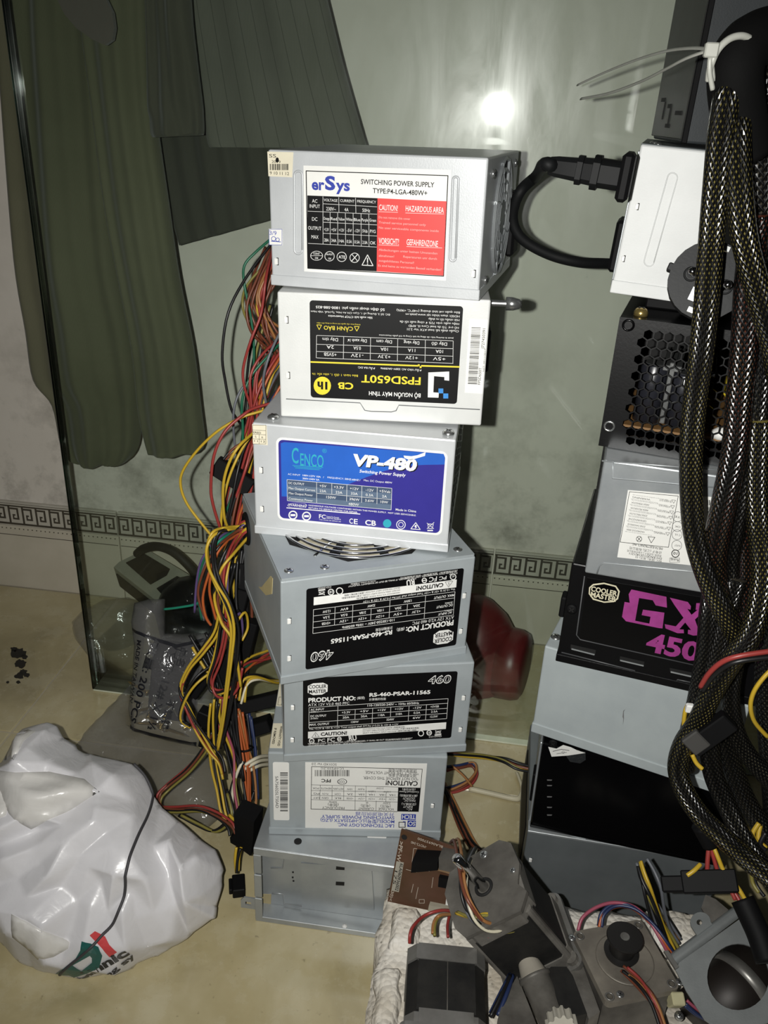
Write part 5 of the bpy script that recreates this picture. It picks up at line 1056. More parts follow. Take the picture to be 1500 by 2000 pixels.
def inflate(name, outline, p0, n, th, back, step, m, parent, crease=(), noise_a=.004, nf=22, floor_z=.001, off=0., edge=.05, seed=0., smooth=True, facets=(), pleat=None, over=None, jit=0., polar=None):
    """a soft closed body: an outline at its own depth, swelling to both sides, with creases"""
    n = Vector(n).normalized(); p0 = Vector(p0); U = Vector((1, 0, 0)); U = (U-n*U.dot(n)).normalized(); V = n.cross(U)
    def loc(q): d = at_plane(*q, p0, n)-p0; return Vector((d.dot(U), d.dot(V)))
    B0 = [loc(q) for q in outline]; B = []
    for a, b in zip(B0, B0[1:]+B0[:1]):
        k = max(1, int((b-a).length/step))
        B += [a.lerp(b, i/k) for i in range(k)]
    poly = [(q.x, q.y) for q in B]; nb = len(B); pts = list(B); cr = [([loc(q) for q in c[0]], c[1], c[2]) for c in crease]
    x0, x1 = min(q.x for q in B), max(q.x for q in B); y0, y1 = min(q.y for q in B), max(q.y for q in B)
    if polar:
        kc = loc(polar[0]); rr = .012; jj = 0
        while rr < .45:
            na = max(6, int(2*PI*rr/polar[2])); na = min(na, 46)
            for k in range(na):
                a_ = 2*PI*(k+.5*(jj % 2))/na+.5*noise.noise(Vector((k*3.3, jj*5.1, seed)))*2*PI/na; r2 = rr+polar[1]*.35*noise.noise(Vector((k*4.7, jj*2.9, seed+3)))
                q = kc+Vector((math.cos(a_), math.sin(a_)))*r2
                if pip((q.x, q.y), poly) and min(segd(q, B[i], B[(i+1) % nb]) for i in range(nb)) > step*.4: pts.append(q)
            rr += polar[1]; jj += 1
    j = 0; y = y0 if not polar else y1
    while y < y1:
        x = x0+(j % 2)*step/2
        while x < x1:
            q = Vector((x, y))+Vector((noise.noise(Vector((x*900, y*700, 1))), noise.noise(Vector((x*800, y*950, 7)))))*step*(.5 if jit else 0)
            if pip((q.x, q.y), poly) and min(segd(q, B[i], B[(i+1) % nb]) for i in range(nb)) > step*.45: pts.append(q)
            x += step
        y += step*.866; j += 1
    r = delaunay_2d_cdt(pts, [(i, (i+1) % nb) for i in range(nb)], [], 1, 1e-7)
    vv, tris, orig = r[0], [f for f in r[2]], r[3]
    bset = {i for i, o in enumerate(orig) if any(k < nb for k in o)}
    def hgt(q):
        d = min(segd(q, B0[i], B0[(i+1) % len(B0)]) for i in range(len(B0))); t = min(d/edge, 1); e = math.sqrt(max(0, 1-(1-t)**2))
        w = Vector((q.x*nf+seed, q.y*nf, seed*1.7))
        c = (abs(noise.noise(w))*1.6+abs(noise.noise(w*2.1+Vector((3, 1, 0))))*.8+abs(noise.noise(w*4.6+Vector((7, 2, 5))))*.3-.6)*noise_a
        for L, a, wd in cr:
            dd = min(segd(q, L[i], L[i+1]) for i in range(len(L)-1)); c += a*math.exp(-abs(dd)/wd)
        if jit: c += jit*((math.sin(q.x*5127.1+q.y*8311.7+seed)*43758.5453) % 1-.5)
        for sz_f, am in facets: c += am*plin(q, sz_f, seed)
        if pleat:
            kq = q-loc(pleat[0]); th_ = math.atan2(kq.y, kq.x); tr_f = abs(((th_*pleat[1]/PI+.3*noise.noise(Vector((th_*5, seed, 0)))) % 1)*2-1)-.5
            c += pleat[2]*tr_f*math.exp(-kq.length/pleat[3])*min(1, kq.length/.02)
        if over:
            zz = [h_[0] for h_ in (t_.ray_cast(p0+U*q.x+V*q.y+n*.3, -n) for t_ in over) if h_[0] is not None]
            if zz: return e, max((z_-p0-U*q.x-V*q.y).dot(n) for z_ in zz)-off+.0025*e+c*min(1, t*3)+.0006
        return e, c*min(1, t*3)
    H = [hgt(q) for q in vv]; P = lambda q, h: p0+U*q.x+V*q.y+n*h
    fr = [P(q, off+th*e+c) for q, (e, c) in zip(vv, H)]
    vs = list(fr); fs = []; bi = {}
    for i, q in enumerate(vv):
        if i in bset: bi[i] = i
        else: bi[i] = len(vs); vs.append(P(q, off-back*H[i][0]-.0004))
    for f in tris:
        a, b, c = f
        if (vv[b]-vv[a]).cross(vv[c]-vv[a]) < 0: a, b, c = a, c, b
        fs += [(a, b, c), (bi[c], bi[b], bi[a])]
    for v in vs: v.z = max(v.z, floor_z)
    mb = MB().add(vs, fs); mb.smooth = smooth
    o = obj(name, mb, m, parent, world=True); return o, BVHTree.FromPolygons(vs, fs), (p0, U, V, n)

# ------------------------------------------------------------------ white carrier bag
def poly_film(name, col, rough=.3):
    t = NT(name); v = t.coords(); f = t.noise(30, 4, .6, v)
    t.link(t.ramp(f, [(.3, lin(col)), (.7, tuple(x*.93 for x in lin(col)[:3])+(1,))]).outputs[0], t.b.inputs['Base Color'])
    t.b.inputs['Roughness'].default_value = rough; t.b.inputs['Subsurface Weight'].default_value = .12; t.b.inputs['Subsurface Radius'].default_value = (.01, .01, .01)
    nz = t.noise(55, 3, .5, v, 1.2); nz2 = t.noise(160, 2, .5, v); t.bump(t.math('ADD', nz, t.math('MULTIPLY', nz2, .25)), .16, .003); return t.m
film = poly_film('white_film', 'd6d5d8'); film2 = poly_film('white_film_inner', 'd6d4d0')
bag = thing('carrier_bag', 'white plastic carrier bag with green and red print standing on the floor', 'plastic bag', Matrix.Translation(at_z(240, 1880, 0)))
bn = Vector((.10, -.70, .70)).normalized(); bp = at_z(240, 1905, 0)+Vector((0, .010, 0))
body, bvh, fr_ = inflate('bag_body', [(-60, 1650), (-40, 1520), (2, 1488), (22, 1450), (45, 1422), (92, 1409), (112, 1418), (125, 1442), (175, 1471), (258, 1490), (284, 1515), (300, 1552), (313, 1572), (350, 1602), (388, 1635), (422, 1658), (439, 1699), (440, 1716), (424, 1770), (422, 1796), (372, 1832), (310, 1870), (261, 1900), (205, 1922), (157, 1938), (97, 1923), (37, 1890), (5, 1846), (-50, 1780)], bp, bn, .056, .05, .0125, film, bag,
    [([(304, 1566), (320, 1640), (345, 1760)], -.010, .010), ([(304, 1566), (200, 1640), (90, 1700)], -.007, .010), ([(330, 1880), (400, 1800), (435, 1725)], .005, .010), ([(285, 1520), (200, 1560), (100, 1616)], -.008, .010)], .0, 20, seed=3.1, edge=.06, facets=((.060, .016),), jit=.019, smooth=False, polar=((304, 1566), .024, .0125))
def soften(o, crease, lev):
    me = o.data; at = me.attributes.new('crease_edge', 'FLOAT', 'EDGE'); rn = random.Random(5)
    for d_ in at.data: d_.value = crease*rn.uniform(.3, 1.5)
    md = o.modifiers.new('sub', 'SUBSURF'); md.levels = lev; md.render_levels = lev
    bpy.context.view_layer.update(); new = bpy.data.meshes.new_from_object(o.evaluated_get(bpy.context.evaluated_depsgraph_get()))
    o.modifiers.clear(); o.data = new; new.shade_smooth()
    return BVHTree.FromPolygons([WM[o.name] @ v.co for v in new.vertices], [tuple(f.vertices) for f in new.polygons])
bvh = soften(body, .72, 3); bvh2 = bvh
shadow_pts = []
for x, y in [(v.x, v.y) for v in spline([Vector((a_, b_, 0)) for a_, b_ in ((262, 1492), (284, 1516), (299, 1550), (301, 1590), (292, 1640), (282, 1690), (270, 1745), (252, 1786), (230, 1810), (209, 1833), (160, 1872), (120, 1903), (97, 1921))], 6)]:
    q = at_plane(x, y, bp, bn); h_ = bvh.ray_cast(q+bn*.3, -bn); shadow_pts.append((h_[0] if h_[0] is not None else q)+bn*.0010)
obj('flap_shadow_line', MB().tube(shadow_pts, .0012, 8, 1), mat('shadow_line_grey', '3c3b3e', .6), bag, world=True)  # dark tube standing in for the shadow along the bag's overlapping flap edge
for nm, ol, of, k in (('folded_corner', [(0, 1490), (12, 1504), (75, 1512), (130, 1510), (194, 1523), (224, 1547), (165, 1585), (101, 1616), (67, 1587), (36, 1545)], .070, .5), ('handle_loop', [(6, 1545), (20, 1530), (44, 1530), (62, 1575), (62, 1590), (45, 1597), (22, 1592), (6, 1575)], .056, .7), ('torn_tongue', [(77, 1766), (108, 1781), (140, 1800), (172, 1822), (168, 1834), (140, 1850), (108, 1856), (92, 1842), (70, 1812)], .062, .9), ('handle_tip', [(40, 1440), (70, 1428), (88, 1432), (76, 1452), (74, 1490), (50, 1480), (20, 1490), (24, 1462)], .058, .3)):
    inflate(nm, ol, bp, bn, .0, .0, .005, film2, bag, (), .0005, 30, off=0, seed=k*9, edge=.012, over=(bvh, bvh2), facets=((.02, .003),))
p0, U_, V_, n_ = fr_; bw = thing('tmp', None, None, Matrix.Identity(4))
fB = Face(bag, WM[bag.name].inverted() @ p0, U_, V_, (-8, 1382, .3733))
def wrap(vs):
    out = []; inv = WM[bag.name].inverted()
    for v in vs:
        q = p0+U_*v.x+V_*v.y; z = -1
        for t in (bvh, bvh2):
            hit = t.ray_cast(q+n_*.3, -n_)
            if hit[0] is not None: z = max(z, (hit[0]-q).dot(n_))
        if z < -.5: z = .005
        out.append(inv @ (q+n_*(z+.0012)))
    return out
def dense(pr, L=.004):
    bm = bmesh.new(); vs = [bm.verts.new(v) for v in pr.mb.v]
    for f in pr.mb.f:
        try: bm.faces.new([vs[i] for i in f])
        except ValueError: pass
    for k in range(5):
        e = [e for e in bm.edges if e.calc_length() > L]
        if not e: break
        bmesh.ops.subdivide_edges(bm, edges=e, cuts=1)
    bmesh.ops.triangulate(bm, faces=bm.faces); bm.verts.index_update()
    pr.mb.v = [v.co.copy() for v in bm.verts]; pr.mb.f = [tuple(v.index for v in f.verts) for f in bm.faces]; bm.free()
GR = Print(fB, body, mat('bag_green_print', '1f5a55', .35), 0, 'green_logo'); RE = Print(fB, body, mat('bag_red_print', 'c9474a', .35), 0, 'red_logo'); BK = Print(fB, body, mat('bag_black_print', '2a2a2c', .4), 0)
GR.poly([(550, 1168), (590, 1180), (622, 1200), (632, 1250), (600, 1320), (520, 1362), (420, 1398), (345, 1404), (330, 1385), (430, 1320), (500, 1270), (540, 1215)], holes=[[(482, 1300), (575, 1248), (580, 1262), (572, 1290), (508, 1340)]])
RE.poly([(588, 1140), (612, 1120), (655, 1150), (672, 1190), (706, 1232), (664, 1260), (640, 1212)])
BK.text('Clinnic', 436, 1405, 745, 1232, 44, rot='auto', bold=4); BK.text('ng sy', 620, 1372, 762, 1264, 24, rot='auto', bold=3)
for pr in (GR, RE): dense(pr)
for pr in (GR, RE, BK): pr.proj = wrap
bpy.data.objects.remove(bw)

# ------------------------------------------------------------------ clear bags and the hardware in them
def clear_film(name, tint, haze):
    t = NT(name); t.n.remove(t.b); tr = t.add('ShaderNodeBsdfTransparent'); tr.inputs[0].default_value = tint
    df = t.add('ShaderNodeBsdfDiffuse'); df.inputs[0].default_value = (.42, .42, .42, 1); gl = t.add('ShaderNodeBsdfGlossy', i_Roughness=.16)
    bm_ = t.add('ShaderNodeBump', i_Strength=.6, i_Distance=.004); t.link(t.noise(60, 3, .5, None, 1.), bm_.inputs['Height']); t.link(bm_.outputs[0], gl.inputs['Normal'])
    m1 = t.add('ShaderNodeMixShader', i_0=haze); t.link(tr.outputs[0], m1.inputs[1]); t.link(df.outputs[0], m1.inputs[2])
    m2 = t.add('ShaderNodeMixShader', i_0=.055); t.link(m1.outputs[0], m2.inputs[1]); t.link(gl.outputs[0], m2.inputs[2]); t.link(m2.outputs[0], t.out.inputs[0]); return t.m
cf = clear_film('clear_film', (.88, .88, .88, 1), .07); cf2 = clear_film('hazy_film', (.84, .84, .84, 1), .13)
sb = thing('screw_bag', 'clear plastic bag of screws printed 200 PCS beside the wire tangle', 'plastic bag', Matrix.Translation(at_z(320, 1440, 0)))
sn = Vector((.1, -.90, .42)); sp = at_z(320, 1458, .006)
sbo, sbv, sf = inflate('bag_film', [(262, 1178), (292, 1170), (322, 1170), (322, 1238), (360, 1238), (410, 1236), (424, 1290), (416, 1360), (402, 1425), (392, 1460), (330, 1448), (258, 1428), (250, 1385), (258, 1320), (262, 1260), (256, 1215)], sp, sn, .018, .014, .006, cf2, sb, (), .001, 26, seed=5.5, edge=.03, facets=((.03, .006),))
p1, U1, V1, n1 = sf; fS = Face(sb, WM[sb.name].inverted() @ p1, U1, V1, (0, 1000, .3733))
def wrap2(vs):
    out = []; inv = WM[sb.name].inverted()
    for v in vs:
        q = p1+U1*v.x+V1*v.y; hit = sbv.ray_cast(q+n1*.3, -n1); out.append(inv @ ((hit[0] if hit[0] is not None else q)+n1*.0008))
    return out
BK = Print(fS, sbo, mat('navy_print', '14151c', .5), 0)
for b_, xa, ya, xb, yb, hh in (('MADE IN TAIWAN', 748, 660, 700, 985, 26), ('數量: 200 PCS', 830, 670, 712, 1085, 40), ('尺寸: 12# X 1½', 945, 690, 812, 1120, 40), ('品名', 985, 700, 960, 790, 36), ('不锈钢', 920, 960, 880, 1110, 34)): BK.text(b_, xa, ya, xb, yb, hh, rot='auto', bold=1.5)
BK.line((700, 610), (760, 625), (850, 665), (940, 690), (1010, 675), (1075, 660), w=16).line((690, 1120), (800, 1150), (920, 1180), (1030, 1200), w=26); dense(BK, .006); BK.proj = wrap2
brass = mat('brass', 'a8935a', .3, .8)
rnd = random.Random(4)
for i in range(16):
    p = at_plane(rnd.uniform(275, 395), rnd.uniform(1350, 1432), sp, sn)-sn.normalized()*.004; a = Vector((rnd.uniform(-1, 1), rnd.uniform(-.3, .3), rnd.uniform(-.6, .6))).normalized(); p.z = max(p.z, .006)
    tag(obj('wood_screw', MB().lathe(p, a, [(0, .0036), (.0012, .0034), (.0028, .0018), (.022, .0014), (.027, .0002)], 10), brass if i % 2 else screwm, None, True), ('brass coloured' if i % 2 else 'bare steel')+' wood screw lying inside the clear bag printed 200 PCS', 'screw', 'screws in the clear bag')
bx_ = block(sb, 'dark_contents', at_plane(340, 1330, sp-sn.normalized()*.008, sn), (1, 0, 0), V1, .052, .085, .004, mat('purple_black_card', '1a1820', .6))
lo = thing('plastic_sheeting', 'crumpled grey clear plastic sheeting lying between carrier bag and wires', 'plastic sheet', Matrix.Translation(at_z(300, 1520, 0)))
inflate('film', [(135, 1478), (175, 1425), (225, 1370), (254, 1338), (262, 1425), (330, 1450), (392, 1462), (425, 1495), (442, 1545), (438, 1590), (405, 1618), (350, 1598), (300, 1560), (262, 1500), (180, 1490)], at_z(300, 1500, .012), (0, -.12, 1), .022, .006, .008, cf2, lo, (), .002, 24, seed=2.2, edge=.04, facets=((.05, .02), (.02, .006)))
cbg = thing('clear_bag', 'small crumpled clear bag on the floor behind the glass edge', 'plastic bag', Matrix.Translation(at_z(200, 1300, 0)))
inflate('film', [(140, 1215), (158, 1195), (200, 1172), (250, 1166), (282, 1180), (282, 1240), (275, 1300), (225, 1316), (175, 1285), (148, 1250)], at_y(210, 1250, .81), (0, -.8, .6), .02, .02, .007, cf, cbg, (), .002, 26, seed=6.2, edge=.03, facets=((.03, .020), (.014, .010)))
# ------------------------------------------------------------------ behind the glass: a small grey device, a black bundle and a red shell
dv = thing('grey_device', 'grey plastic device with black panels and curved lead behind the glass', 'device', Matrix.Translation(at_y(300, 1150, .85)))
dn = Vector((-.05, -.22, .97)).normalized(); dp = at_y(300, 1120, .855)
dU = (at_plane(320, 1172, dp, dn)-at_plane(222, 1106, dp, dn)).normalized(); dV = dn.cross(dU); DM = Matrix((dU, dV, dn)).transposed().to_4x4(); DM.translation = dp
def dl(q): d = DM.inverted() @ at_plane(*q, dp, dn); return (d.x, d.y)
gp = mat('grey_plastic', '8a8a7c', .5, bump=.1)
obj('case', MB().prism([dl(q) for q in ((222, 1108), (232, 1098), (280, 1074), (292, 1076), (398, 1140), (318, 1176), (306, 1174))],   .030, DM @ Matrix.Translation((0, 0, -.030))), gp, dv, world=True)
obj('black_window', MB().prism([dl(q) for q in ((246, 1100), (282, 1082), (332, 1112), (326, 1124), (294, 1142))], .001, DM), blackp, dv, world=True)
obj('black_window', MB().prism([dl(q) for q in ((306, 1150), (346, 1126), (384, 1142), (322, 1168))], .001, DM), blackp, dv, world=True)
a, b = Vector(dl((222, 1108))+(0,)), Vector(dl((306, 1174))+(0,)); dd = (b-a).normalized(); pd = Vector((dd.y, -dd.x, 0))
obj('black_side', MB().add([DM @ (p+pd*s_+Vector((0, 0, z))) for p in (a+dd*.004, b-dd*.002) for s_ in (-.001, .0015) for z in (-.029, -.008)], [(0, 1, 3, 2), (4, 6, 7, 5), (0, 4, 5, 1), (2, 3, 7, 6), (0, 2, 6, 4), (1, 5, 7, 3)]), blackp, dv, world=True)
obj('lead', MB().tube(P3([(268, 1082, .85), (280, 1072, .845), (305, 1067, .84), (335, 1076, .835), (362, 1098, .83), (384, 1125, .83), (400, 1160, .83)]), .0055, 10, 6), rubber, dv, world=True)
bb = thing('black_bag', 'black crumpled bag behind the glass under the grey device', 'bag', Matrix.Translation(at_z(365, 1300, 0)))
inflate('film', [(300, 1190), (318, 1152), (350, 1128), (398, 1118), (430, 1150), (440, 1230), (420, 1300), (372, 1310), (325, 1290), (312, 1240)], at_y(365, 1220, .80), (0, -.9, .45), .02, .02, .007, mat('black_film', '0a0a0b', .4, bump=.5, bscale=120, spec=.3), bb, (), .006, 24, seed=1.2, edge=.03)
rh = thing('red_helmet', 'red plastic shell with dark vents standing on the floor behind the glass', 'helmet', Matrix.Translation((.030, .862, 0)))
redp = mat('red_plastic', '6a1a1e', .4, nscale=12, col2='4e1516')
pr_ = [(0, .052), (.004, .056), (.030, .0565), (.055, .052), (.078, .042), (.098, .026), (.108, .012), (.111, .001)]
RHc = Vector((.030, .862, .006))
obj('shell', MB().lathe(RHc, (-.10, 0, 1), pr_, 32), redp, rh, True, world=True)
obj('brim', MB().lathe(RHc+Vector((.0, -.006, .030)), (.97, -.25, .05), [(.030, .044), (.050, .043), (.058, .040), (.061, .034), (.061, .001)], 28), redp, rh, True, world=True)
for z, hh in ((.070, .018), (.040, .022)):
    c = RHc+Vector((-.016+z*.02, -.0535+.16*max(0, z-.05), z)); obj('vent', MB().box((c.x-.006, c.y-.004, c.z), (c.x, c.y+.006, c.z+hh), .001), dark, rh, world=True)

# ------------------------------------------------------------------ foam tray with motors
def foam_mat():
    t = NT('dirty_foam'); v = t.coords(); vo = t.add('ShaderNodeTexVoronoi', i_Scale=230.); t.link(v, vo.inputs['Vector'])
    a = t.noise(14, 6, .65, v); b = t.noise(120, 3, .6, v)
    col = t.ramp(a, [(.35, lin('b0a797')), (.5, lin('cfc9bd')), (.65, lin('dedad2'))]).outputs[0]
    col = t.mix(t.ramp(b, [(.66, (0, 0, 0, 1)), (.74, (.8, .8, .8, 1))]).outputs[0], col, lin('4a4438'))
    t.link(col, t.b.inputs['Base Color']); t.b.inputs['Roughness'].default_value = .8
    t.bump(t.math('SUBTRACT', t.math('MULTIPLY', t.noise(40, 4, .6, v), 1.6), vo.outputs['Distance']), .6, .0022); return t.m
FT = .078
foam = thing('foam_tray', 'dirty white polystyrene packing tray holding old motors in the right foreground', 'foam tray', Matrix.Translation((.12, .36, 0)))
FMm = foam_mat()
def foam_block(name, x0, x1, y0, y1, z0, z1, s=.006, amp=.0022, sd=0):
    nx, ny = max(2, int((x1-x0)/s)), max(2, int((y1-y0)/s)); vs = []; fs = []
    def edge(t): return min(1, min(t, 1-t)/.06)
    for j in range(ny+1):
        for i in range(nx+1):
            u, v = i/nx, j/ny; x, y = x0+(x1-x0)*u, y0+(y1-y0)*v; w = Vector((x*60+sd, y*60, 0))
            k = .010*(noise.noise(Vector((y*50, sd, 1))) if i in (0, nx) else 0)*.5; l = .008*(noise.noise(Vector((x*45, sd, 5))) if j in (0, ny) else 0)*.5
            r = .006*(1-math.sqrt(max(0, min(edge(u), 1)))) + .006*(1-math.sqrt(max(0, min(edge(v), 1))))
            vs.append((x+k, y+l, z1-r+amp*(noise.noise(w)+.6*noise.noise(w*2.7))))
    W_ = nx+1; fs = [(j*W_+i, j*W_+i+1, (j+1)*W_+i+1, (j+1)*W_+i) for j in range(ny) for i in range(nx)]
    rim = [i for i in range(nx)]+[j*W_+nx for j in range(ny)]+[ny*W_+i for i in range(nx, 0, -1)]+[j*W_ for j in range(ny, 0, -1)]
    o = len(vs); vs += [(vs[i][0], vs[i][1], z0) for i in rim]; m = len(rim)
    fs += [(rim[(i+1) % m], rim[i], o+i, o+(i+1) % m) for i in range(m)]+[tuple(range(o+m-1, o-1, -1))]
    mb = MB().add(vs, fs); mb.smooth = True; return obj(name, mb, FMm, foam, world=True)
foam_block('tray_base', -.034, .30, .20, .479, .0005, FT)
foam_block('raised_rib', -.030, -.012, .30, .40, FT-.004, FT+.007, .004, .0015, 4); foam_block('raised_rib', -.026, -.004, .415, .452, FT-.004, FT+.006, .004, .0015, 7)
foam_block('broken_lump', .165, .225, .440, .476, FT-.004, FT+.014, .004, .006, 9)
mcast = mat('dirty_cast_aluminium', '7d7a74', .5, .35, nscale=35, col2='55524d', bump=.3, bscale=300); mdark = mat('motor_black', '161616', .55, 0, nscale=60, col2='232220', bump=.3, bscale=300, spec=.3); msteel = mat('dull_steel', '8c8b87', .38, .6, nscale=30, col2='6f6d69')
mgrime = mat('grimy_grey', '6c6963', .55, .25, nscale=25, col2='45423e', bump=.3, bscale=250)
def chsq(s, c): return [(-s+c, -s), (s-c, -s), (s, -s+c), (s, s-c), (s-c, s), (-s+c, s), (-s, s-c), (-s, -s+c)]
# motor lying in front
mA = thing('stepper_motor', 'black laminated stepper motor with silver end caps, lower left of the foam tray', 'motor', Matrix.Translation((.0155, .384, FT)) @ Matrix.Rotation(rad(3), 4, 'Z'), 'old motors in the foam tray')
hw = .0265; A0 = Matrix.Translation((0, 0, hw+.001)) @ Matrix.Rotation(PI/2, 4, 'X')
obj('lamination_stack', MB().prism(chsq(hw-.0012, .007), .042, A0 @ Matrix.Translation((0, 0, .008))).prism([(-.0185, -hw), (.0185, -hw), (.0185, hw), (-.0185, hw)], .036, A0 @ Matrix.Translation((0, 0, .010))), mdark, mA)
cap_ = obj('rear_cap', MB().prism(chsq(hw-.0006, .006), .0105, A0).prism([(-.019, -hw-.0006), (.019, -hw-.0006), (.019, hw+.0006), (-.019, hw+.0006)], .0115, A0), msteel, mA)
obj('front_cap', MB().prism(chsq(hw-.0006, .006), .008, A0 @ Matrix.Translation((0, 0, .047))).prism([(-.017, -hw-.0006), (.017, -hw-.0006), (.017, hw+.0006), (-.017, hw+.0006)], .010, A0 @ Matrix.Translation((0, 0, .045))), msteel, mA)
obj('mounting_flange', MB().prism(rrect((-.0285, -.0285), (.0285, .0285), .005, 4), .005, A0 @ Matrix.Translation((0, 0, .055)), [[(.0195*sx+.0016*math.cos(k*PI/4), .0195*sz_+.0016*math.sin(k*PI/4)) for k in range(8)] for sx in (-1, 1) for sz_ in (-1, 1)]), msteel, mA)
obj('pilot_boss', MB().lathe((0, -.060, hw+.001), (0, -1, 0), [(0, .019), (.0016, .019), (.002, .017), (.002, .004), (.014, .0032)], 28), mcast, mA, True)
obj('seam_line', MB().box((.0003, -.046, 2*hw+.0008), (.0009, -.010, 2*hw+.0013), 0), mgrime, mA)
wires(mA, [Z(800, 1842, .12), Z(801, 1825, .125), Z(808, 1808, .125), Z(830, 1788, .12), Z(862, 1778, .125), Z(895, 1782, .14)], ['red'], .0012, 0, conv=True)
wires(mA, [Z(851, 1828, .125), Z(852, 1805, .125), Z(862, 1788, .125), Z(890, 1785, .14)], ['olive', 'tan'], .0012, .0014, 3, conv=True)
wires(mA, [Z(875, 1830, .125), Z(874, 1808, .122), Z(878, 1786, .12)], ['red'], .0011, 0, conv=True)
# tilted motor with the long shaft
Fc, Bc = Vector((.0378, .410, .1600)), Vector((.0770, .420, .1010)); ma = (Fc-Bc).normalized(); mx = Vector((1, .25, .25)); mx = (mx-ma*mx.dot(ma)).normalized(); my = ma.cross(mx)
BM = Matrix((mx, my, ma)).transposed().to_4x4(); BM.translation = Bc
mB = thing('stepper_motor', 'large tilted stepper motor with long bare shaft in the foam tray', 'motor', BM, 'old motors in the foam tray')
Lm = (Fc-Bc).length; hb = .0265
obj('lamination_stack', MB().prism(chsq(hb-.001, .006), Lm-.020, Matrix.Translation((0, 0, .008))), mdark, mB)
obj('front_housing', MB().prism(chsq(hb, .009), .015, Matrix.Translation((0, 0, Lm-.015))), mcast, mB)
obj('face_plate', MB().prism([(-.021, -.028), (.020, -.029), (.028, -.018), (.0235, -.010), (.029, .004), (.0275, .022), (.020, .029), (-.004, .028), (-.022, .024), (-.029, .010), (-.027, -.018)], .003, Matrix.Translation((0, 0, Lm-.001))), mgrime, mB)
obj('rear_cap', MB().prism(chsq(hb, .007), .012, Matrix.Translation((0, 0, -.003))), mcast, mB)
obj('rear_flange', MB().prism(rrect((-.030, -.030), (.030, .030), .006, 4), .004, Matrix.Translation((0, 0, -.006))), msteel, mB)
for sx, sy_ in ((1, -1), (1, 1), (-1, -1)):
    obj('tie_bolt', MB().cyl((sx*.0215, sy_*.0215, -.004), (sx*.0215, sy_*.0215, Lm-.008), .0032, n=10).cyl((sx*.0235, sy_*.0235, -.002), (sx*.0235, sy_*.0235, .002), .0045, n=12), mcast, mB)
obj('shaft_collar', MB().ring((0, 0, Lm+.0022), (0, 0, 1), .0058, .0012, 24, 6), dark, mB)
obj('shaft', MB().lathe((0, 0, Lm), (-.05, .05, 1), [(0, .0036), (.036, .0036), (.0372, .0030)], 18), chrome, mB, True)
screw(mB, (.006, .024, Lm+.002), (0, 0, 1), .0032, .001); screw(mB, (.023, .001, Lm+.002), (0, 0, 1), .0022, .001)
wires(mB, [Z(884, 1648, .13), Z(892, 1645, .15), Z(898, 1680, .17), Z(905, 1725, .175), Z(918, 1760, .175), Z(945, 1798, .165), Z(972, 1808, .155)], ['tan', 'brown'], .0012, .0016, 5, conv=True)
wires(mB, [Z(926, 1658, .14), Z(912, 1690, .165), Z(905, 1735, .172), Z(915, 1785, .165), Z(940, 1812, .155), Z(972, 1815, .15), Z(985, 1800, .152)], ['black', 'grey', 'black', 'white', 'black'], .0011, .0026, 6, conv=True)
wires(mB, [Z(895, 1780, .15), Z(925, 1790, .158), Z(950, 1786, .16), Z(975, 1792, .156), Z(1002, 1802, .15), Z(1005, 1815, .148), Z(985, 1820, .146)], ['olive', 'yellow'], .0011, .0012, 7, conv=True)
wires(mB, [Z(905, 1795, .15), Z(920, 1812, .148), Z(945, 1826, .145), Z(965, 1822, .145)], ['brown', 'red', 'black', 'brown'], .0012, .0028, 8, conv=True)
# circuit board leaning on the case
q1, q2, q3 = at_z(757, 1760, FT+.003), at_z(888, 1790, FT+.008), at_y(783, 1620, .462)
pcb = thing('circuit_board', 'brown circuit board leaning against the open case behind the motors', 'circuit board', Matrix.Translation((q1+q2)/2))
pn = (q2-q1).cross(q3-q1).normalized(); pu = (q2-q1).normalized(); inv_ = WM[pcb.name].inverted()
fP = Face(pcb, inv_ @ q1, pu, pn.cross(pu), (720, 1600, .2867))
fP.plate('board', [(222, 70), (500, 165), (640, 215), (610, 668), (575, 657), (128, 560)], mat('brown_board', '55392c', .4, nscale=40, col2='46301f'), .0016, z=-.0016)
bd_ = pcb.children[0]; W = Print(fP, bd_, mat('silkscreen', 'b5ab9e', .5), .0003, 'silkscreen')
for p in ([(310, 197), (330, 200)], [(305, 292), (600, 375)], [(308, 197), (296, 292), (600, 385)], [(440, 395), (430, 465)], [(305, 440), (292, 498)], [(338, 462), (322, 540)], [(560, 450), (538, 590)], [(255, 340), (330, 360)]): W.line(*p, w=3)
W.frame(345, 545, 380, 570, 3); W.text('>PF-W', 226, 150, 204, 285, 26, rot='auto', bold=1); W.text('BLA06937000', 505, 188, 335, 130, 20, rot='auto'); W.text('-MOT2-340', 395, 190, 290, 155, 20, rot='auto'); W.text('30)<', 165, 488, 150, 555, 20, rot='auto', bold=1); W.text('PN 3001NC', 415, 350, 310, 322, 12, rot='auto')
obj('hole', MB().cyl(*[fP.M @ Vector((*fP.uv(243, 122), z)) for z in (-.001, .0003)], .0022), dark, pcb)
st = fP.plate('code_sticker', [(190, 285), (240, 295), (206, 495), (155, 485)], mat('grey_sticker', 'a09c90', .6), .0003); K = Print(fP, st, inkb, .0005); K.text('6LA060936002', 228, 300, 192, 485, 22, rot='auto', bold=1); K.text('175', 190, 350, 175, 440, 20, rot='auto')
def on_board(name, q, hgt, m): return obj(name, MB().prism([tuple(fP.uv(*p)) for p in q], hgt, fP.M), m, pcb)
on_board('socket_block', [(330, 205), (500, 215), (500, 262), (322, 280)], .014, blackp); on_board('long_block', [(505, 190), (640, 215), (640, 300), (505, 270)], .012, mgrime)
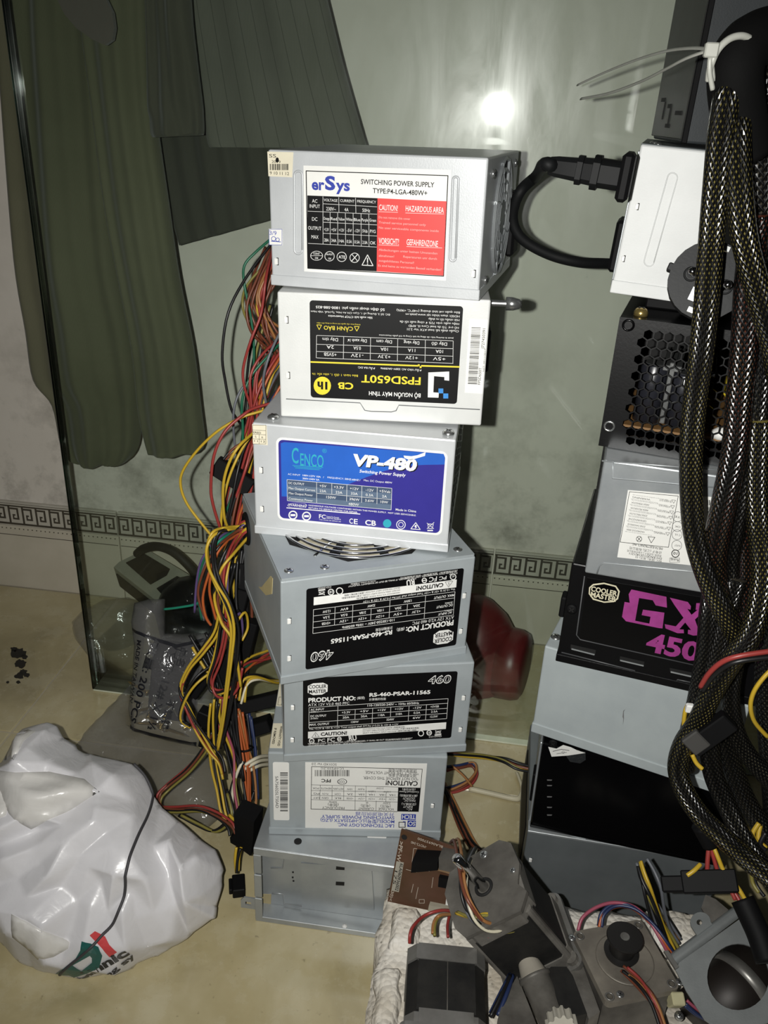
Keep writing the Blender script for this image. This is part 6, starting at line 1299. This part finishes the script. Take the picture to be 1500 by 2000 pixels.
on_board('relay_base', [(340, 288), (480, 282), (620, 318), (610, 362)], .004, mat('tan_plastic', '7a6248', .6)); on_board('chip', [(485, 375), (570, 392), (560, 455), (480, 440)], .0035, blackp)
r_ = on_board('resistor_block', [(420, 560), (570, 590), (560, 625), (412, 600)], .004, mat('cream_ceramic', '9a9484', .6)); 
on_board('connector_row', [(535, 515), (570, 520), (565, 572), (530, 565)], .003, inkw)
# flange motor with the pulley
MC = Matrix.Translation((.1366, .4025, FT)) @ Matrix.Rotation(rad(20.5), 4, 'Z')
mC = thing('stepper_motor', 'square flange motor with black belt pulley on top, right of the foam tray', 'motor', MC, 'old motors in the foam tray')
zt = .120-FT; s_q = .0268
obj('flange', MB().prism(rrect((-s_q, -s_q), (s_q, s_q), .004, 4), .005, Matrix.Translation((0, 0, zt-.005)), [[(.0225*sx+.0022*math.cos(k*PI/5), .0225*sz_+.0022*math.sin(k*PI/5)) for k in range(10)] for sx in (-1, 1) for sz_ in (-1, 1)]), mat('dusty_flange', '857f74', .5, .25, nscale=30, col2='67625a', bump=.3, bscale=300), mC)
obj('lamination_stack', MB().prism(chsq(s_q-.0015, .004), zt-.006, Matrix.Translation((0, 0, .001))), mgrime, mC)
for sx in (-1, 1):
    for sz_ in (-1, 1):
        obj('eyelet', MB().ring((.0225*sx, .0225*sz_, zt), (0, 0, 1), .0026, .0006, 16, 5), msteel, mC); screw(mC, (.0225*sx-(.0075 if sx*sz_ > 0 else -.006)*(1 if sx > 0 else -1), .0225*sz_, zt), (0, 0, 1), .0026, .0006)
obj('pilot_ring', MB().lathe((0, 0, zt), (0, 0, 1), [(0, .0195), (.0008, .0195), (.0010, .0185), (.0006, .0165), (.0006, .001)], 36), mat('dusty_flange', '857f74', .5), mC, True)
pul = obj('pulley', MB().lathe((-.001, .004, zt), (0, 0, 1), [(.001, .0110), (.0032, .0118), (.0036, .0118), (.0042, .0085), (.0150, .0085), (.0156, .0116), (.0170, .0122), (.0180, .0118), (.0180, .001)], 36), mat('pulley_black', '1c1b1a', .45, spec=.4), mC); smooth_angle(pul, 30)
obj('pulley_hub', MB().lathe((-.001, .004, zt+.018), (0, 0, 1), [(0, .0032), (.0004, .0030), (.0002, .0016), (.0002, .0001)], 18), msteel, pul)
wires(mC, [Z(1218, 1893, .124), Z(1240, 1912, .124), Z(1262, 1935, .126), Z(1282, 1965, .124), Z(1296, 2010, .12)], ['brown', 'tan', 'red', 'brown', 'black', 'brown'], .0011, .0024, 9, conv=True)
wires(mC, [Z(1129, 1818, .118), Z(1138, 1792, .124), Z(1165, 1772, .128), Z(1200, 1763, .13), Z(1240, 1772, .13), Z(1270, 1802, .126), Z(1292, 1838, .12), Z(1308, 1868, .112)], ['pink'], .0013, 0, conv=True)
wires(mC, [Z(1168, 1808, .118), Z(1175, 1785, .124), Z(1200, 1768, .128), Z(1235, 1772, .13), Z(1268, 1800, .126), Z(1294, 1835, .12), Z(1312, 1862, .112)], ['blue', 'orange', 'blue'], .0012, .0018, 10, conv=True)
ws = thing('spare_wires', 'bunch of cut yellow and black wires sticking up before the grey case', 'wire bundle', Matrix.Translation(at_z(1300, 1830, FT)))
wires(ws, [Z(1252, 1688, .16), Z(1260, 1715, .155), Z(1272, 1745, .148), Z(1286, 1785, .13), Z(1302, 1825, .112), Z(1318, 1862, .100)], ['yellow', 'black', 'grey', 'olive', 'black', 'yellow', 'grey', 'black'], .0012, .0048, 11, conv=True)
wires(ws, [Z(1285, 1770, .12), Z(1310, 1800, .11), Z(1335, 1835, .100)], ['grey', 'black', 'tan'], .001, .004, 12, conv=True)
# bracket with the round opening
bk0 = Vector((.190, .398, .128)); bnrm = Vector((-.12, -.30, .94)).normalized()
bra = thing('motor_bracket', 'bent grey steel bracket with a big round opening at right edge of tray', 'bracket', Matrix.Translation((.205, .40, FT)), 'old motors in the foam tray')
ib = WM[bra.name].inverted(); bu = (at_plane(1452, 1790, bk0, bnrm)-at_plane(1318, 1885, bk0, bnrm)).normalized()
fK = Face(bra, ib @ bk0, bu, bnrm.cross(bu), (1080, 1600, .28))
hole = [(1292+216*math.cos(2*PI*k/32), 1100+232*math.sin(2*PI*k/32)) for k in range(32)]
bsteel = steel('bracket_steel', '9a9e9e', '868a8a', .5, .38)
fK.plate('plate', [(855, 1050), (880, 1000), (1325, 680), (1380, 720), (1500, 900), (1620, 1080), (1640, 1250), (1500, 1420), (1200, 1500), (1060, 1400), (930, 1200)], bsteel, .0014, z=-.0014, holes=[hole])
fl_u = [fK.M @ Vector((*fK.uv(*q), 0)) for q in ((850, 1010), (1322, 655))]
mb = MB(); prof = [(0, 0), (.0020, .0008), (.0042, .0006), (.0062, -.0010), (.0072, -.0036), (.0074, -.0085)]
Vv = (fK.M.to_3x3() @ Vector((0, 1, 0))); Nn = fK.M.to_3x3() @ Vector((0, 0, 1)); vs = []
for a_, b_ in prof: vs += [fl_u[0]+Vv*a_+Nn*b_, fl_u[1]+Vv*a_+Nn*b_]
for a_, b_ in reversed(prof): vs += [fl_u[0]+Vv*(a_-.0008)+Nn*(b_-.0013), fl_u[1]+Vv*(a_-.0008)+Nn*(b_-.0013)]
n = len(vs)//2; mb.add(vs, [(2*i, 2*i+1, 2*((i+1) % n)+1, 2*((i+1) % n)) for i in range(n)]+[tuple(range(0, 2*n, 2)), tuple(range(2*n-1, 0, -2))]); mb.smooth = True
smooth_angle(obj('bent_flange', mb, bsteel, bra), 40)
ear = [(1030+72*math.cos(2*PI*k/20), 715+70*math.sin(2*PI*k/20)) for k in range(10, 21)]+[(1120, 740), (1010, 815), (965, 745)]
fK.plate('ear', ear, bsteel, .0014, z=-.002, holes=[[(1022+20*math.cos(2*PI*k/12), 716+20*math.sin(2*PI*k/12)) for k in range(12)]])
fK.plate('rear_arm', [(1040, 600), (1070, 510), (1140, 540), (1260, 640), (1170, 720), (1110, 720)], mgrime, .002, z=-.006)
c0 = fK.M @ Vector((*fK.uv(1300, 1110), -.030)); e1 = fK.M.to_3x3() @ Vector((1, .1, 0))
obj('motor_can', MB().cyl(c0-e1*.03, c0+e1*.03, .022, n=40), mat('brown_black_can', '241f1c', .5, .3, nscale=20), bra, True)
obj('can_band', MB().cyl(c0+e1*.006, c0+e1*.014, .0224, n=40), msteel, bra, True)
fK.plate('edge_clip', [(770, 930), (800, 925), (875, 1040), (850, 1055)], msteel, .003)
# small gear motor in the middle
gm = thing('gear_motor', 'small grimy gear motor with black block and white gear between two steppers', 'motor', Matrix.Translation((.085, .372, FT)), 'old motors in the foam tray')
c1 = at_z(1026, 1866, .116); c2 = at_z(1088, 2010, .102)
obj('can', MB().lathe(c1, c2-c1, [(-.004, .003), (0, .0055), (.013, .0090), (.0135, .0112), (.016, .0112), (.0165, .0098), (.052, .0098)], 26), mgrime, gm, True, world=True)
obj('dusty_nose', MB().lathe(c1, c2-c1, [(-.0035, .0045), (.0, .0062), (.0128, .0093), (.0132, .0098)], 22), mat('pale_dust', '9a9488', .8), gm, True, world=True)
gp_ = [at_z(x, y, .108) for x, y in ((972, 1990), (985, 1950), (1010, 1906), (1032, 1960), (1052, 2012), (1040, 2040), (965, 2040))]
nn = len(gp_); obj('side_plate', MB().add(gp_+[p-Vector((0, 0, .003)) for p in gp_], [tuple(range(nn)), tuple(range(2*nn-1, nn-1, -1))]+[(i, i+nn, (i+1) % nn+nn, (i+1) % nn) for i in range(nn)]), mgrime, gm, world=True)
bp_ = [at_z(x, y, .115) for x, y in ((1066, 1898), (1076, 1888), (1106, 1888), (1118, 1905), (1146, 1980), (1104, 1990))]
nn = len(bp_); obj('black_block', MB().add(bp_+[p-Vector((0, 0, .032)) for p in bp_], [tuple(range(nn)), tuple(range(2*nn-1, nn-1, -1))]+[(i, i+nn, (i+1) % nn+nn, (i+1) % nn) for i in range(nn)]), mdark, gm, world=True)
sp_ = [at_z(x, y, .110) for x, y in ((1108, 1886), (1135, 1876), (1172, 1976), (1150, 1990))]
nn = 4; obj('steel_cheek', MB().add(sp_+[p-Vector((0, 0, .028)) for p in sp_], [tuple(range(nn)), tuple(range(2*nn-1, nn-1, -1))]+[(i, i+nn, (i+1) % nn+nn, (i+1) % nn) for i in range(nn)]), mcast, gm, world=True)
gc = at_z(1098, 2006, .112); gr_ = MB(); tp = []
for k in range(48): rr = .0105 if k % 4 < 2 else .0088; tp.append((rr*math.cos(2*PI*k/48), rr*math.sin(2*PI*k/48)))
gr_.prism(tp, .012, Matrix.Translation(gc) @ Matrix.Rotation(rad(62), 4, 'X') @ Matrix.Translation((0, 0, -.006))); obj('white_gear', gr_, mat('nylon_white', 'bdb9ac', .5), gm, world=True)
wires(gm, [Z(965, 1985, .105), Z(985, 1940, .11), Z(1000, 1905, .108)], ['blue', 'blue', 'black'], .0015, .003, 14, conv=True)
jst = thing('small_plug', 'small cream plastic plug with coloured wires at the bottom of the tray', 'connector', Matrix.Translation(at_z(1320, 1960, FT)))
o, M = block(jst, 'housing', at_z(1320, 1953, .112), at_z(1332, 1942, .112)-at_z(1310, 1942, .112), (0, -.5, 1), .0085, .012, .008, mat('cream_plastic', 'b5b08c', .5)); obj('housing_step', MB().box((-.003, -.011, -.003), (.003, -.004, .003), .0005, 1, M), mat('cream_plastic', 'b5b08c', .5), o, world=True)
wires(jst, [Z(1332, 1955, .11), Z(1352, 1972, .106), Z(1380, 1990, .10), Z(1410, 2008, .10)], ['blue', 'pink', 'blue'], .0011, .002, 15, conv=True)
screw(jst, tuple(inv_j := WM[jst.name].inverted() @ at_z(1326, 1985, .100)), (0, -.3, 1), .003, .003)
# ------------------------------------------------------------------ marks and bits on the floor
stain = mat('black_oil_stain', '0f0e0c', .35)
rnd = random.Random(12)
for (cx, cy, rx) in ((36, 1276, 15), (28, 1268, 7), (48, 1283, 6), (40, 1296, 12), (46, 1312, 7), (38, 1320, 9), (52, 1318, 6), (36, 1332, 4), (15, 1332, 3)):
    pts = []
    for k in range(18):
        a_ = 2*PI*k/18; r = rx*(.75+.45*rnd.random()); pts.append(at_z(cx+r*math.cos(a_), cy+r*.7*math.sin(a_), .0004))
    n = len(pts); obj('oil_stain', MB().add(pts+[p-Vector((0, 0, .0004)) for p in pts], [tuple(range(n)), tuple(range(2*n-1, n-1, -1))]+[(i, i+n, (i+1) % n+n, (i+1) % n) for i in range(n)]), stain, floor)
crumb = thing('plastic_strip', 'bent whitish plastic strip lying on the floor between the stacks', 'plastic strip', Matrix.Translation(at_z(1010, 1555, 0)))
obj('strip', MB().tube([at_z(x, y, .003) for x, y in ((916, 1540), (960, 1550), (1005, 1560), (1016, 1556), (1020, 1540), (1014, 1520), (1010, 1510))], .0028, 8, 5, squash=.6), mat('dirty_white_plastic', 'b9b298', .5), crumb, world=True)
tag(obj('foam_crumb', MB().lathe(at_z(673, 1812, 0), (0, 0, 1), [(0, .0015), (.001, .0024), (.0022, .0022), (.0032, .0008)], 8), inkw), 'tiny white foam crumb on the floor before the open case', 'crumb')
flush_prints()
